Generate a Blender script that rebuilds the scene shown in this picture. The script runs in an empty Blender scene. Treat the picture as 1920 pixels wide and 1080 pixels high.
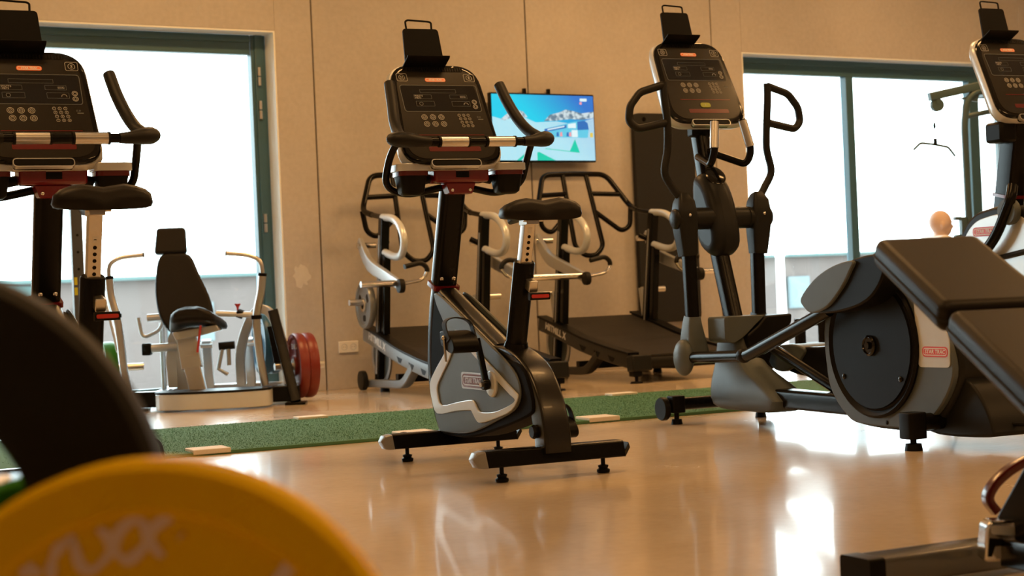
import bpy, math, random
from mathutils import Vector as V, Matrix, Euler
random.seed(4)
R = math.radians
PI = math.pi
scene = bpy.context.scene
COL = scene.collection

# ------------------------------------------------------------------ camera, world, lights, exposure
F, HC, ROLL, YAW = 3150.0, 0.68, 0.043, R(31)       # focal length in px (1920 frame), camera height, roll slope, heading
cam = bpy.data.cameras.new('camera')
cam.sensor_width = 36
cam.lens = F / 1920 * 36
cam.clip_start = 0.05
cam.clip_end = 400
cam.dof.use_dof = True
cam.dof.focus_distance = 6.3
cam.dof.aperture_fstop = 5.0
camo = bpy.data.objects.new('camera', cam)
COL.objects.link(camo)
camo.location = (0, 0, HC)
camo.rotation_euler = (Matrix.Rotation(-YAW, 4, 'Z') @ Matrix.Rotation(R(90), 4, 'X') @ Matrix.Rotation(-math.atan(ROLL), 4, 'Z')).to_euler()
scene.camera = camo

w = bpy.data.worlds.new('world')
scene.world = w
w.use_nodes = True
bgn = w.node_tree.nodes['Background']
bgn.inputs['Color'].default_value = (0.86, 0.965, 1.0, 1)
bgn.inputs['Strength'].default_value = 9.0

scene.view_settings.view_transform = 'Standard'
scene.view_settings.look = 'None'
scene.view_settings.exposure = 0.0
scene.view_settings.gamma = 1.0
scene.view_settings.use_curve_mapping = False


def area_light(loc, sx, sy, power, color, rot=(0, 0, 0)):
    l = bpy.data.lights.new('ceiling_light_source', 'AREA')
    l.shape = 'RECTANGLE'
    l.size, l.size_y = sx, sy
    l.energy = power
    l.color = color
    o = bpy.data.objects.new('ceiling_light_source', l)
    COL.objects.link(o)
    o.location = loc
    o.rotation_euler = rot
    return o


LAMPS = [(x, y) for x in (1.0, 4.2, 7.4, 10.6) for y in (1.2, 5.2, 9.2)]
CEIL = 4.3
for x, y in LAMPS:                                   # the lamps hanging under the ceiling, above the frame
    area_light((x, y, CEIL - 0.47), 1.5, 0.28, 64 if y > 9 else 44, (1.0, 0.53, 0.19))

# ------------------------------------------------------------------ helpers


def ray(u, v):
    du, dv = u - 960, v - 540
    n = math.hypot(1, ROLL)
    h = (du - ROLL * dv) / n
    d = (dv + ROLL * du) / n
    cy, sy = math.cos(YAW), math.sin(YAW)
    return V((h / F * cy + sy, -h / F * sy + cy, -d / F))


OC = V((0, 0, HC))


def at(u, v, D): return OC + ray(u, v) * D                            # point at depth D


def floor_at(u, v, z=0.0):
    r = ray(u, v)
    return OC + r * ((z - HC) / r.z)


class Frame:
    """a machine's own axes: x to its right, y forward, z up"""
    def __init__(s, x, y, rz): s.o = V((x, y, 0)); s.rz = R(rz); s.m = Matrix.Translation(s.o) @ Matrix.Rotation(s.rz, 4, 'Z'); s.i = s.m.inverted()

    def _hit(s, u, v, k, c):
        o = s.i @ OC
        r = s.i @ (OC + ray(u, v)) - o
        return o + r * ((c - o[k]) / r[k])

    def X(s, u, v, x): return s._hit(u, v, 0, x)
    def Y(s, u, v, y): return s._hit(u, v, 1, y)
    def Z(s, u, v, z): return s._hit(u, v, 2, z)


def fil(pts, r=0.05, seg=5, closed=False):
    pts = [V(p) for p in pts]
    n = len(pts)
    out = []
    for i, p in enumerate(pts):
        if not closed and i in (0, n - 1):
            out.append(p)
            continue
        a, b = pts[i - 1], pts[(i + 1) % n]
        rr = r[i] if isinstance(r, (list, tuple)) else r
        la, lb = (a - p).length, (b - p).length
        d = min(rr, la * 0.48, lb * 0.48)
        if d < 1e-5:
            out.append(p)
            continue
        s, e = p + (a - p) / la * d, p + (b - p) / lb * d
        for k in range(seg + 1):
            t = k / seg
            out.append(s * (1 - t) ** 2 + p * 2 * t * (1 - t) + e * t * t)
    return out


def spl(pts, sub=5, closed=False):
    pts = [V(p) for p in pts]
    n = len(pts)
    out = []
    rng = n if closed else n - 1
    for i in range(rng):
        if closed:
            p0, p1, p2, p3 = pts[i - 1], pts[i], pts[(i + 1) % n], pts[(i + 2) % n]
        else:
            p1, p2 = pts[i], pts[i + 1]
            p0 = pts[i - 1] if i else p1 * 2 - p2
            p3 = pts[i + 2] if i + 2 < n else p2 * 2 - p1
        for k in range(sub):
            t = k / sub
            out.append(0.5 * ((2 * p1) + (p2 - p0) * t + (2 * p0 - 5 * p1 + 4 * p2 - p3) * t * t + (3 * p1 - p0 - 3 * p2 + p3) * t ** 3))
    if not closed:
        out.append(pts[-1])
    return out


def rrect(a, b, r, seg=4):
    """rounded rectangle section, half sizes a, b"""
    return [(p.x, p.y) for p in fil([(a, b, 0), (-a, b, 0), (-a, -b, 0), (a, -b, 0)], r, seg, True)]


def circ(r, n=14, cx=0, cy=0, ry=None):
    ry = ry or r
    return [(cx + r * math.cos(2 * PI * k / n), cy + ry * math.sin(2 * PI * k / n)) for k in range(n)]


class G:
    def __init__(s): s.v = []; s.f = []

    def add(s, vs, fs, m=None):
        o = len(s.v)
        s.v += [tuple((m @ V(p)) if m else p) for p in vs]
        s.f += [tuple(i + o for i in f) for f in fs]
        return s

    def box(s, c, d, rot=None):
        x, y, z = d[0] / 2, d[1] / 2, d[2] / 2
        m = Matrix.Translation(V(c))
        if rot:
            m = m @ Euler(rot).to_matrix().to_4x4()
        return s.add([(-x, -y, -z), (x, -y, -z), (x, y, -z), (-x, y, -z), (-x, -y, z), (x, -y, z), (x, y, z), (-x, y, z)],
                     [(0, 3, 2, 1), (4, 5, 6, 7), (0, 1, 5, 4), (1, 2, 6, 5), (2, 3, 7, 6), (3, 0, 4, 7)], m)

    def rings(s, rings, closed=False, cap=True):
        n = len(rings[0])
        vs = [p for r in rings for p in r]
        fs = []
        m = len(rings)
        for i in range(m if closed else m - 1):
            for j in range(n):
                a, b = i * n + j, i * n + (j + 1) % n
                c, d = ((i + 1) % m) * n + (j + 1) % n, ((i + 1) % m) * n + j
                fs.append((a, b, c, d))
        if cap and not closed:
            fs.append(tuple(range(n - 1, -1, -1)))
            fs.append(tuple((m - 1) * n + j for j in range(n)))
        return s.add(vs, fs)

    def tube(s, pts, r=0.01, n=12, sect=None, up=None, closed=False, cap=True):
        """r: number or list; sect: 2D section (a along up, b across) replaces the circle and r scales it"""
        pts = [V(p) for p in pts]
        m = len(pts)
        sec = sect or circ(1.0, n)
        rs = list(r) if isinstance(r, (list, tuple)) else [r] * m
        if len(rs) != m:
            k = len(rs) - 1
            rs = [rs[min(int(i / (m - 1) * k), k - 1)] * (1 - (i / (m - 1) * k - min(int(i / (m - 1) * k), k - 1))) + rs[min(int(i / (m - 1) * k), k - 1) + 1] * (i / (m - 1) * k - min(int(i / (m - 1) * k), k - 1)) for i in range(m)]
        rings = []
        B = None
        for i, p in enumerate(pts):
            if closed:
                T = (pts[(i + 1) % m] - pts[i - 1]).normalized()
            else:
                T = (pts[min(i + 1, m - 1)] - pts[max(i - 1, 0)]).normalized()
            if up is not None:
                B = V(up)
            elif B is None:
                B = V((0, 0, 1)) if abs(T.z) < 0.9 else V((1, 0, 0))
            B = (B - T * B.dot(T))
            B = B.normalized() if B.length > 1e-6 else T.orthogonal().normalized()
            N = T.cross(B)
            rings.append([p + (B * a + N * b) * rs[i] for a, b in sec])
        return s.rings(rings, closed, cap)

    def prism(s, prof, a, b, axis='x', m=None):
        """extrude 2D outline from a to b along axis; outline coords are the two remaining axes in order"""
        def P(q, h):
            if axis == 'x': return (h, q[0], q[1])
            if axis == 'y': return (q[0], h, q[1])
            return (q[0], q[1], h)
        n = len(prof)
        vs = [P(q, a) for q in prof] + [P(q, b) for q in prof]
        fs = [tuple(range(n - 1, -1, -1)), tuple(range(n, 2 * n))] + [(i, (i + 1) % n, n + (i + 1) % n, n + i) for i in range(n)]
        return s.add(vs, fs, m)

    def ringprism(s, outer, inner, a, b, axis='x', m=None):
        """frame between two outlines of the same count"""
        def P(q, h):
            if axis == 'x': return (h, q[0], q[1])
            if axis == 'y': return (q[0], h, q[1])
            return (q[0], q[1], h)
        n = len(outer)
        vs = [P(q, h) for h in (a, b) for q in list(outer) + list(inner)]
        fs = []
        for i in range(n):
            j = (i + 1) % n
            fs += [(i, j, n + j, n + i), (2 * n + i, 3 * n + i, 3 * n + j, 2 * n + j),
                   (i, 2 * n + i, 2 * n + j, j), (n + i, n + j, 3 * n + j, 3 * n + i)]
        return s.add(vs, fs, m)

    def lathe(s, prof, c=(0, 0, 0), axis='z', n=24, m=None, cap=True):
        """prof: (radius, height) pairs along axis"""
        mm = Matrix.Translation(V(c))
        if axis == 'x': mm = mm @ Matrix.Rotation(R(90), 4, 'Y')
        if axis == 'y': mm = mm @ Matrix.Rotation(R(-90), 4, 'X')
        if m: mm = m @ mm
        rings = [[mm @ V((r * math.cos(2 * PI * k / n), r * math.sin(2 * PI * k / n), h)) for k in range(n)] for r, h in prof]
        return s.rings(rings, False, cap)

    def ell(s, c, r, nu=16, nv=10, m=None):
        prof = [(math.sin(PI * k / nv), -math.cos(PI * k / nv)) for k in range(nv + 1)]
        prof[0] = (0.02, -1); prof[-1] = (0.02, 1)
        mm = (m or Matrix()) @ Matrix.Translation(V(c)) @ Matrix.Diagonal((r[0], r[1], r[2], 1))
        rings = [[mm @ V((a * math.cos(2 * PI * k / nu), a * math.sin(2 * PI * k / nu), h)) for k in range(nu)] for a, h in prof]
        return s.rings(rings)

    def text(s, txt, size, m, depth=0.0008, shear=0.0, bold=0.0, align='CENTER'):
        c = bpy.data.curves.new('t', 'FONT')
        c.body = txt; c.size = size; c.extrude = depth; c.shear = shear; c.offset = bold
        c.align_x = align; c.align_y = 'CENTER'; c.resolution_u = 2
        o = bpy.data.objects.new('t', c)
        me = bpy.data.meshes.new_from_object(o)
        s.add([tuple(v.co) for v in me.vertices], [tuple(p.vertices) for p in me.polygons], m)
        bpy.data.objects.remove(o); bpy.data.curves.remove(c); bpy.data.meshes.remove(me)
        return s


def tag(o, label=None, cat=None, group=None, kind=None):
    if label: o['label'] = label
    if cat: o['category'] = cat
    if group: o['group'] = group
    if kind: o['kind'] = kind
    return o


def thing(name, loc=(0, 0, 0), rz=0.0, label=None, cat=None, group=None):
    o = bpy.data.objects.new(name, None)
    COL.objects.link(o)
    o.location = loc
    o.rotation_euler = (0, 0, rz)
    o.empty_display_size = 0.1
    return tag(o, label, cat, group)


def obj(name, g, mat, parent=None, bev=0.0, ang=40, sub=0, label=None, kind=None, seg=2):
    me = bpy.data.meshes.new(name)
    me.from_pydata(g.v, [], g.f)
    me.update()
    for p in me.polygons:
        p.use_smooth = True
    me.set_sharp_from_angle(angle=R(ang))
    me.materials.append(mat)
    o = bpy.data.objects.new(name, me)
    COL.objects.link(o)
    if parent: o.parent = parent
    if bev:
        b = o.modifiers.new('bevel', 'BEVEL')
        b.width = bev; b.segments = seg; b.limit_method = 'ANGLE'; b.angle_limit = R(38)
    if sub:
        b = o.modifiers.new('subsurf', 'SUBSURF'); b.levels = sub; b.render_levels = sub
    return tag(o, label, None, None, kind)


KIDS = {}


def copy_tree(o, parent=None):
    c = o.copy()
    COL.objects.link(c)
    c.parent = parent
    for ch in [x for x in ALLK.get(o.name, [])]:
        copy_tree(ch, c)
    return c


def index_children():
    global ALLK
    ALLK = {}
    for o in bpy.data.objects:
        if o.parent: ALLK.setdefault(o.parent.name, []).append(o)


# ------------------------------------------------------------------ materials
def mat(name, col, rough=0.5, metal=0.0, coat=0.0, noise=0.0, nscale=20.0, bump=0.0, bscale=200.0, spec=0.5, emit=None, estr=0.0, col2=None, rvar=0.0):
    m = bpy.data.materials.new(name)
    m.use_nodes = True
    nt = m.node_tree
    b = nt.nodes['Principled BSDF']
    b.inputs['Base Color'].default_value = (*col, 1)
    b.inputs['Roughness'].default_value = rough
    b.inputs['Metallic'].default_value = metal
    b.inputs['Coat Weight'].default_value = coat
    b.inputs['Coat Roughness'].default_value = 0.08
    b.inputs['Specular IOR Level'].default_value = spec
    tc = nt.nodes.new('ShaderNodeTexCoord')
    nz = nt.nodes.new('ShaderNodeTexNoise')
    nz.inputs['Scale'].default_value = nscale
    nz.inputs['Detail'].default_value = 4
    nt.links.new(tc.outputs['Object'], nz.inputs['Vector'])
    mx = nt.nodes.new('ShaderNodeMix'); mx.data_type = 'RGBA'
    c2 = col2 or tuple(min(1, c * (1 + noise)) for c in col)
    c1 = col if col2 else tuple(c * (1 - noise) for c in col)
    mx.inputs['A'].default_value = (*c1, 1); mx.inputs['B'].default_value = (*c2, 1)
    nt.links.new(nz.outputs['Fac'], mx.inputs['Factor'])
    nt.links.new(mx.outputs['Result'], b.inputs['Base Color'])
    if rvar:
        mr = nt.nodes.new('ShaderNodeMapRange')
        mr.inputs['To Min'].default_value = max(0.02, rough - rvar); mr.inputs['To Max'].default_value = rough + rvar
        nt.links.new(nz.outputs['Fac'], mr.inputs['Value']); nt.links.new(mr.outputs['Result'], b.inputs['Roughness'])
    if bump:
        n2 = nt.nodes.new('ShaderNodeTexNoise'); n2.inputs['Scale'].default_value = bscale; n2.inputs['Detail'].default_value = 3
        nt.links.new(tc.outputs['Object'], n2.inputs['Vector'])
        bp = nt.nodes.new('ShaderNodeBump'); bp.inputs['Strength'].default_value = bump; bp.inputs['Distance'].default_value = 0.002
        nt.links.new(n2.outputs['Fac'], bp.inputs['Height']); nt.links.new(bp.outputs['Normal'], b.inputs['Normal'])
    if emit:
        b.inputs['Emission Color'].default_value = (*emit, 1); b.inputs['Emission Strength'].default_value = estr
    return m


BLACKMETAL = mat('black_powder_coat', (0.0045, 0.0045, 0.005), 0.2, 0.0, 0.0, 0.15, 60, 0.1, 600, spec=0.15)
BLACKPL = mat('black_plastic', (0.005, 0.005, 0.0055), 0.42, noise=0.15, bump=0.05, bscale=500, spec=0.12)
ENDCAP = mat('cap_grey', (0.22, 0.22, 0.215), 0.35, noise=0.05)
MATTE = mat('matte_black', (0.005, 0.005, 0.006), 0.7, noise=0.1, spec=0.06)
GLOSS = mat('black_gloss', (0.004, 0.004, 0.0045), 0.12, noise=0.1, spec=0.4)
GREYPL = mat('grey_plastic', (0.088, 0.108, 0.115), 0.42, spec=0.3, noise=0.08, bump=0.1, bscale=500)
DGREYPL = mat('dark_grey_plastic', (0.014, 0.015, 0.016), 0.40, noise=0.1, bump=0.05, bscale=500, spec=0.16)
SILVERPL = mat('silver_plastic', (0.62, 0.66, 0.68), 0.28, 0.2, 0.2, noise=0.05)
SILVER = mat('silver_paint', (0.50, 0.52, 0.53), 0.30, 0.55, noise=0.06)
CHROME = mat('chrome', (0.80, 0.80, 0.80), 0.14, 1.0, noise=0.03)
STEEL = mat('brushed_steel', (0.62, 0.62, 0.61), 0.30, 1.0, noise=0.06, nscale=80)
RED = mat('red_gloss', (0.15, 0.007, 0.014), 0.24, coat=0.3, noise=0.08)
DRED = mat('dark_red', (0.10, 0.004, 0.006), 0.25, coat=0.3)
REDLEV = mat('red_lever', (0.55, 0.035, 0.03), 0.35, noise=0.05)
GRIP = mat('grip_rubber', (0.006, 0.006, 0.006), 0.5, noise=0.2, bump=0.3, bscale=300, spec=0.3)
RUBBER = mat('black_rubber', (0.007, 0.007, 0.007), 0.6, noise=0.2, bump=0.2, bscale=300, spec=0.25)
VINYL = mat('black_vinyl', (0.0085, 0.0068, 0.0055), 0.45, noise=0.15, bump=0.2, bscale=350, spec=0.2)
FACE = mat('console_face', (0.016, 0.014, 0.011), 0.25, 0.2, 0.2, noise=0.1, spec=0.35)
SCREEN = mat('display_glass', (0.004, 0.005, 0.008), 0.10, coat=0.5)
INK = mat('light_ink', (0.42, 0.42, 0.40), 0.5)
INKDIM = mat('dim_ink', (0.10, 0.12, 0.13), 0.5)
ORANGE = mat('orange_badge', (0.75, 0.16, 0.045), 0.35, emit=(0.9, 0.2, 0.05), estr=0.12)
YGREEN = mat('yellow_green_button', (0.28, 0.33, 0.03), 0.4)
WHITE = mat('white_print', (0.80, 0.80, 0.78), 0.5)
REDINK = mat('red_print', (0.60, 0.05, 0.05), 0.4)
BRONZE = mat('dark_bronze_paint', (0.006, 0.0055, 0.005), 0.26, 0.0, 0.12, spec=0.45, noise=0.1, bump=0.15, bscale=600)


def nodes_of(m): return m.node_tree.nodes, m.node_tree.links


def concrete(name, c1, c2, rough, rv, bump, scale=0.7):
    m = bpy.data.materials.new(name); m.use_nodes = True
    n, l = nodes_of(m)
    b = n['Principled BSDF']
    tc = n.new('ShaderNodeTexCoord')
    a = n.new('ShaderNodeTexNoise'); a.inputs['Scale'].default_value = scale; a.inputs['Detail'].default_value = 8; a.inputs['Roughness'].default_value = 0.62
    f = n.new('ShaderNodeTexNoise'); f.inputs['Scale'].default_value = 28; f.inputs['Detail'].default_value = 6
    l.new(tc.outputs['Object'], a.inputs['Vector']); l.new(tc.outputs['Object'], f.inputs['Vector'])
    ad = n.new('ShaderNodeMix'); ad.data_type = 'FLOAT'; ad.inputs['Factor'].default_value = 0.3
    l.new(a.outputs['Fac'], ad.inputs['A']); l.new(f.outputs['Fac'], ad.inputs['B'])
    cr = n.new('ShaderNodeValToRGB')
    cr.color_ramp.elements[0].position = 0.3; cr.color_ramp.elements[0].color = (*c1, 1)
    cr.color_ramp.elements[1].position = 0.7; cr.color_ramp.elements[1].color = (*c2, 1)
    l.new(ad.outputs['Result'], cr.inputs['Fac'])
    l.new(cr.outputs['Color'], b.inputs['Base Color'])
    mr = n.new('ShaderNodeMapRange'); mr.inputs['To Min'].default_value = rough - rv; mr.inputs['To Max'].default_value = rough + rv
    mr.inputs['From Min'].default_value = 0.3; mr.inputs['From Max'].default_value = 0.7
    l.new(a.outputs['Fac'], mr.inputs['Value']); l.new(mr.outputs['Result'], b.inputs['Roughness'])
    bp = n.new('ShaderNodeBump'); bp.inputs['Strength'].default_value = bump; bp.inputs['Distance'].default_value = 0.01
    l.new(ad.outputs['Result'], bp.inputs['Height']); l.new(bp.outputs['Normal'], b.inputs['Normal'])
    return m, b


WALLM, _ = concrete('fair_faced_concrete', (0.40, 0.375, 0.345), (0.56, 0.53, 0.495), 0.62, 0.06, 0.25)
FLOORM, fb = concrete('polished_concrete', (0.54, 0.45, 0.34), (0.70, 0.59, 0.45), 0.24, 0.04, 0.025, 0.9)
fb.inputs['Coat Weight'].default_value = 0.45
fb.inputs['Coat Roughness'].default_value = 0.07
FRAMEM = mat('hazed_anthracite_frame', (0.046, 0.118, 0.150), 0.4, noise=0.05)  # window glare haze is mixed into the anthracite base colour
REVEAL = mat('daylit_reveal', (0.82, 0.84, 0.80), 0.6, noise=0.04)  # daylight on the reveals is put in as a paler base
SEAMM = mat('dark_joint', (0.12, 0.10, 0.08), 0.8)
CEILM = mat('ceiling_paint', (0.55, 0.53, 0.50), 0.8, noise=0.04)

glassm = bpy.data.materials.new('window_glass'); glassm.use_nodes = True
gn, gl = nodes_of(glassm)
gn.remove(gn['Principled BSDF'])
tr = gn.new('ShaderNodeBsdfTransparent'); tr.inputs['Color'].default_value = (0.93, 0.98, 0.98, 1)
gs = gn.new('ShaderNodeBsdfGlossy'); gs.inputs['Roughness'].default_value = 0.02
fr = gn.new('ShaderNodeFresnel'); fr.inputs['IOR'].default_value = 1.35
mxs = gn.new('ShaderNodeMixShader')
gl.new(fr.outputs['Fac'], mxs.inputs['Fac']); gl.new(tr.outputs['BSDF'], mxs.inputs[1]); gl.new(gs.outputs['BSDF'], mxs.inputs[2])
gl.new(mxs.outputs['Shader'], gn['Material Output'].inputs['Surface'])

# ------------------------------------------------------------------ the room
WY = 11.07                                            # inner face of the window wall
XL, XR, YB = -2.6, 14.6, -3.0
ZW = 2.58


def st(o): o['kind'] = 'structure'; return o


st(obj('floor', G().box(((XL + XR) / 2, (YB + WY + 0.35) / 2, -0.1), (XR - XL + 0.4, WY + 0.35 - YB, 0.2)), FLOORM))
st(obj('ceiling', G().box(((XL + XR) / 2, (YB + WY + 0.3) / 2, CEIL + 0.1), (XR - XL + 0.4, WY + 0.3 - YB, 0.2)), CEILM))
st(obj('wall_left', G().box((XL - 0.1, (YB + WY) / 2, CEIL / 2), (0.2, WY - YB, CEIL)), WALLM))
st(obj('wall_right', G().box((XR + 0.1, (YB + WY) / 2, CEIL / 2), (0.2, WY - YB, CEIL)), WALLM))
st(obj('wall_near', G().box(((XL + XR) / 2, YB - 0.1, CEIL / 2), (XR - XL + 0.4, 0.2, CEIL)), WALLM))

W1 = (1.75, 4.775)  # left end unseen, pulled in to trim reflections on dark machine sides
W2 = (9.0, 12.35)
TH = 0.30
SEAMX = [5.065, 6.875, 8.685]
# window wall: panels with recessed joints between them
back = bpy.data.objects.new('wall_back', None); COL.objects.link(back); st(back)
JW = 0.012


def wall_box(x0, x1, z0, z1, nm='concrete_panel'):
    obj(nm, G().box(((x0 + x1) / 2, WY + TH / 2, (z0 + z1) / 2), (x1 - x0, TH, z1 - z0)), WALLM, back, bev=0.004)


wall_box(XL, W1[0], 0, CEIL)
wall_box(W1[0], W1[1], ZW, CEIL)
wall_box(W1[1], SEAMX[0] - JW / 2, 0, CEIL)
wall_box(SEAMX[0] + JW / 2, SEAMX[1] - JW / 2, 0, CEIL)
wall_box(SEAMX[1] + JW / 2, SEAMX[2] - JW / 2, 0, CEIL)
wall_box(SEAMX[2] + JW / 2, W2[0], 0, CEIL)
wall_box(W2[0], W2[1], ZW, CEIL)
wall_box(W2[1], XR, 0, CEIL)
for sx in SEAMX:
    obj('joint', G().box((sx, WY + 0.06, CEIL / 2), (JW, 0.08, CEIL)), SEAMM, back)
# tie holes and patches on the concrete
for (x, z) in [(7.56, 1.66), (7.83, 1.66), (7.60, 2.35), (8.3, 2.7), (5.6, 2.62)]:
    obj('tie_hole', G().lathe([(0.012, 0), (0.012, 0.004), (0.007, 0.004), (0.006, 0.001)], (x, WY + 0.0005, z), 'y', 12, Matrix.Identity(4)), SEAMM, back)


def blob(cx, cz, rx, rz, seed, n=22):
    rnd = random.Random(seed)
    return [(cx + rx * math.cos(2 * PI * k / n) * (0.6 + 0.5 * rnd.random()), cz + rz * math.sin(2 * PI * k / n) * (0.6 + 0.5 * rnd.random())) for k in range(n)]


PATCH = mat('bare_plaster', (0.62, 0.60, 0.56), 0.8, noise=0.08)
for k, (x, z, rx, rz) in enumerate([(4.905, 0.83, 0.07, 0.09), (4.88, 0.33, 0.06, 0.07)]):
    obj('patch', G().prism(blob(x, z, rx, rz, k), WY - 0.0012, WY + 0.001, 'y'), PATCH, back)


def window(nm, x0, x1, mull, hinge_x=None, zb=0.0):
    wn = bpy.data.objects.new(nm, None); COL.objects.link(wn); st(wn)
    yf = WY + 0.16
    # reveal lining in the painted-in daylight tone
    g = G()
    g.box((x0 + 0.006, WY + 0.08, (zb + ZW) / 2), (0.012, 0.157, ZW - zb))
    g.box((x1 - 0.006, WY + 0.08, (zb + ZW) / 2), (0.012, 0.157, ZW - zb))
    g.box(((x0 + x1) / 2, WY + 0.08, ZW - 0.006), (x1 - x0 - 0.024, 0.157, 0.012))
    obj('reveal', g, REVEAL, wn)
    fw = 0.11
    for a, b, c, d in [(x0 + 0.012, x0 + 0.012 + fw, zb, ZW - 0.012), (x1 - 0.012 - fw, x1 - 0.012, zb, ZW - 0.012)]:
        obj('frame_post', G().box(((a + b) / 2, yf + 0.04, (c + d) / 2), (b - a, 0.08, d - c)).box(((a + b) / 2, yf - 0.005, (c + d) / 2), ((b - a) * 0.55, 0.02, d - c)), FRAMEM, wn, bev=0.004)
    obj('frame_head', G().box(((x0 + x1) / 2, yf + 0.04, ZW - 0.012 - 0.07), (x1 - x0 - 0.26, 0.08, 0.14)).box(((x0 + x1) / 2, yf - 0.003, ZW - 0.012 - 0.03), (x1 - x0 - 0.26, 0.02, 0.05)), FRAMEM, wn, bev=0.004)
    obj('frame_sill', G().box(((x0 + x1) / 2, yf + 0.04, zb + 0.045), (x1 - x0 - 0.26, 0.08, 0.09)), FRAMEM, wn, bev=0.004)
    for mx, mw in mull:
        obj('mullion', G().box((mx, yf + 0.03, (zb + 0.09 + ZW - 0.152) / 2), (mw, 0.08, ZW - 0.152 - zb - 0.09)), FRAMEM, wn, bev=0.004)
    xs = [x0 + 0.012 + fw] + [m for m, _ in mull] + [x1 - 0.012 - fw]
    for a, b in zip(xs[:-1], xs[1:]):
        obj('pane', G().box(((a + b) / 2, yf + 0.05, (zb + 0.09 + ZW - 0.152) / 2), (b - a + 0.01, 0.02, ZW - 0.152 - zb - 0.07)), glassm, wn)
    return wn


def window_hinges(wn, x, zs):
    for z in zs:
        for dz in (0.035, -0.035):
            obj('hinge', G().lathe([(0.013, -0.03), (0.013, 0.03)], (x, WY + 0.135, z + dz), 'z', 12), STEEL, wn)


w1 = window('window_1', W1[0], W1[1], [(2.66, 0.1)])
window_hinges(w1, 4.70, [2.27, 2.03, 1.22, 0.3])
w2 = window('window_2', W2[0], W2[1], [(10.33, 0.085), (11.87, 0.12)])

# ceiling lamps (above the frame)
for i, (x, y) in enumerate(LAMPS):
    t = thing('ceiling_lamp', (x, y, CEIL), 0, 'linear ceiling lamp hanging on two rods above the gym floor', 'lamp', 'linear lamps under the ceiling')
    obj('lamp_body', G().box((0, 0, -0.42), (1.56, 0.34, 0.06)), BLACKMETAL, t, bev=0.01)
    for s in (-0.6, 0.6):
        obj('rod', G().tube([(s, 0, 0), (s, 0, -0.39)], 0.008), BLACKMETAL, t)

# ------------------------------------------------------------------ outside
OUTG = mat('pale_paving', (0.50, 0.49, 0.47), 0.8, noise=0.1)
st(obj('ground_outside', G().box((20, 60, -3.2), (200, 96, 0.2)), OUTG))
FAC = mat('pale_brick_facade', (0.10, 0.077, 0.070), 0.8, noise=0.15, nscale=0.8)
FACB = mat('pale_render_band', (0.057, 0.10, 0.097), 0.7, noise=0.1, nscale=0.5)
FWIN = mat('pale_far_window', (0.11, 0.15, 0.16), 0.3)
bld = thing('office_building', (0, 0, 0), 0, 'long low brick and glass building beyond both windows', 'building')
YF = 62.0
obj('wall', G().box((38, YF + 5, -0.75), (110, 10, 4.7)), FAC, bld)
obj('roof_edge', G().box((38, YF + 4.9, 1.66), (110.4, 10.6, 0.14)), FACB, bld)
x = 4.0
rnd = random.Random(3)
while x < 88:
    wd = rnd.choice([1.6, 2.4, 3.4])
    if rnd.random() < 0.35:
        obj('cladding_panel', G().box((x + wd / 2, YF - 0.03, -0.2), (wd, 0.1, 3.4)), FACB, bld)
    f = obj('window', G().box((x + wd / 2, YF - 0.1, -0.1), (wd * 0.55, 0.1, 1.5)), FWIN, bld)
    obj('pane', G().box((x + wd / 2, YF - 0.14, -0.1), (wd * 0.48, 0.06, 1.35)), FWIN, f)
    x += wd + rnd.choice([0.8, 1.6])
pt = at(1462, 482, 45.0)
tag(obj('lamp_post', G().tube([(pt.x, pt.y, -3.1), (pt.x, pt.y, pt.z)], [0.15, 0.11]).lathe([(0.11, 0), (0.14, 0.03), (0.14, 0.1), (0.05, 0.14)], pt, 'z', 14), WHITE),
    'pale post standing outside behind the right window, left of its mullion', 'lamp post')
LEAF = mat('pale_leaves', (0.20, 0.28, 0.20), 0.7, noise=0.3, nscale=3)
bark = mat('bark', (0.22, 0.19, 0.16), 0.9, noise=0.2)


def shrub(name, x, y, z, h, n, lab):
    t = thing(name, (x, y, z), 0, lab, 'plant')
    rnd = random.Random(int(x * 10))
    g = G(); gl_ = G()
    for k in range(n):
        a = rnd.random() * 2 * PI; ln = h * (0.6 + 0.4 * rnd.random()); sp = rnd.random() * h * 0.4
        tip = V((sp * math.cos(a), sp * math.sin(a), ln))
        g.tube([(0, 0, 0), tip * 0.5 + V((0, 0, 0.1)), tip], [0.03, 0.015, 0.004], 5)
        for q in range(16):
            c = tip * (0.4 + 0.6 * rnd.random()) + V((rnd.uniform(-.15, .15), rnd.uniform(-.15, .15), rnd.uniform(-.15, .15)))
            e = Euler((rnd.random() * 6, rnd.random() * 6, rnd.random() * 6)).to_matrix()
            gl_.add([c + e @ V(p) for p in [(-.09, 0, 0), (0, -.03, 0), (.09, 0, 0), (0, .03, 0)]], [(0, 1, 2, 3)])
    obj('stem', g, bark, t)
    obj('leaf', gl_, LEAF, t, kind='stuff')


shrub('shrub', 4.7, 27, -3.1, 4.7, 16, 'thin pale shrub outside at the lower left of the left window')

# ------------------------------------------------------------------ console used by the cardio machines
BRAND = 'STAR TRAC'


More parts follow.
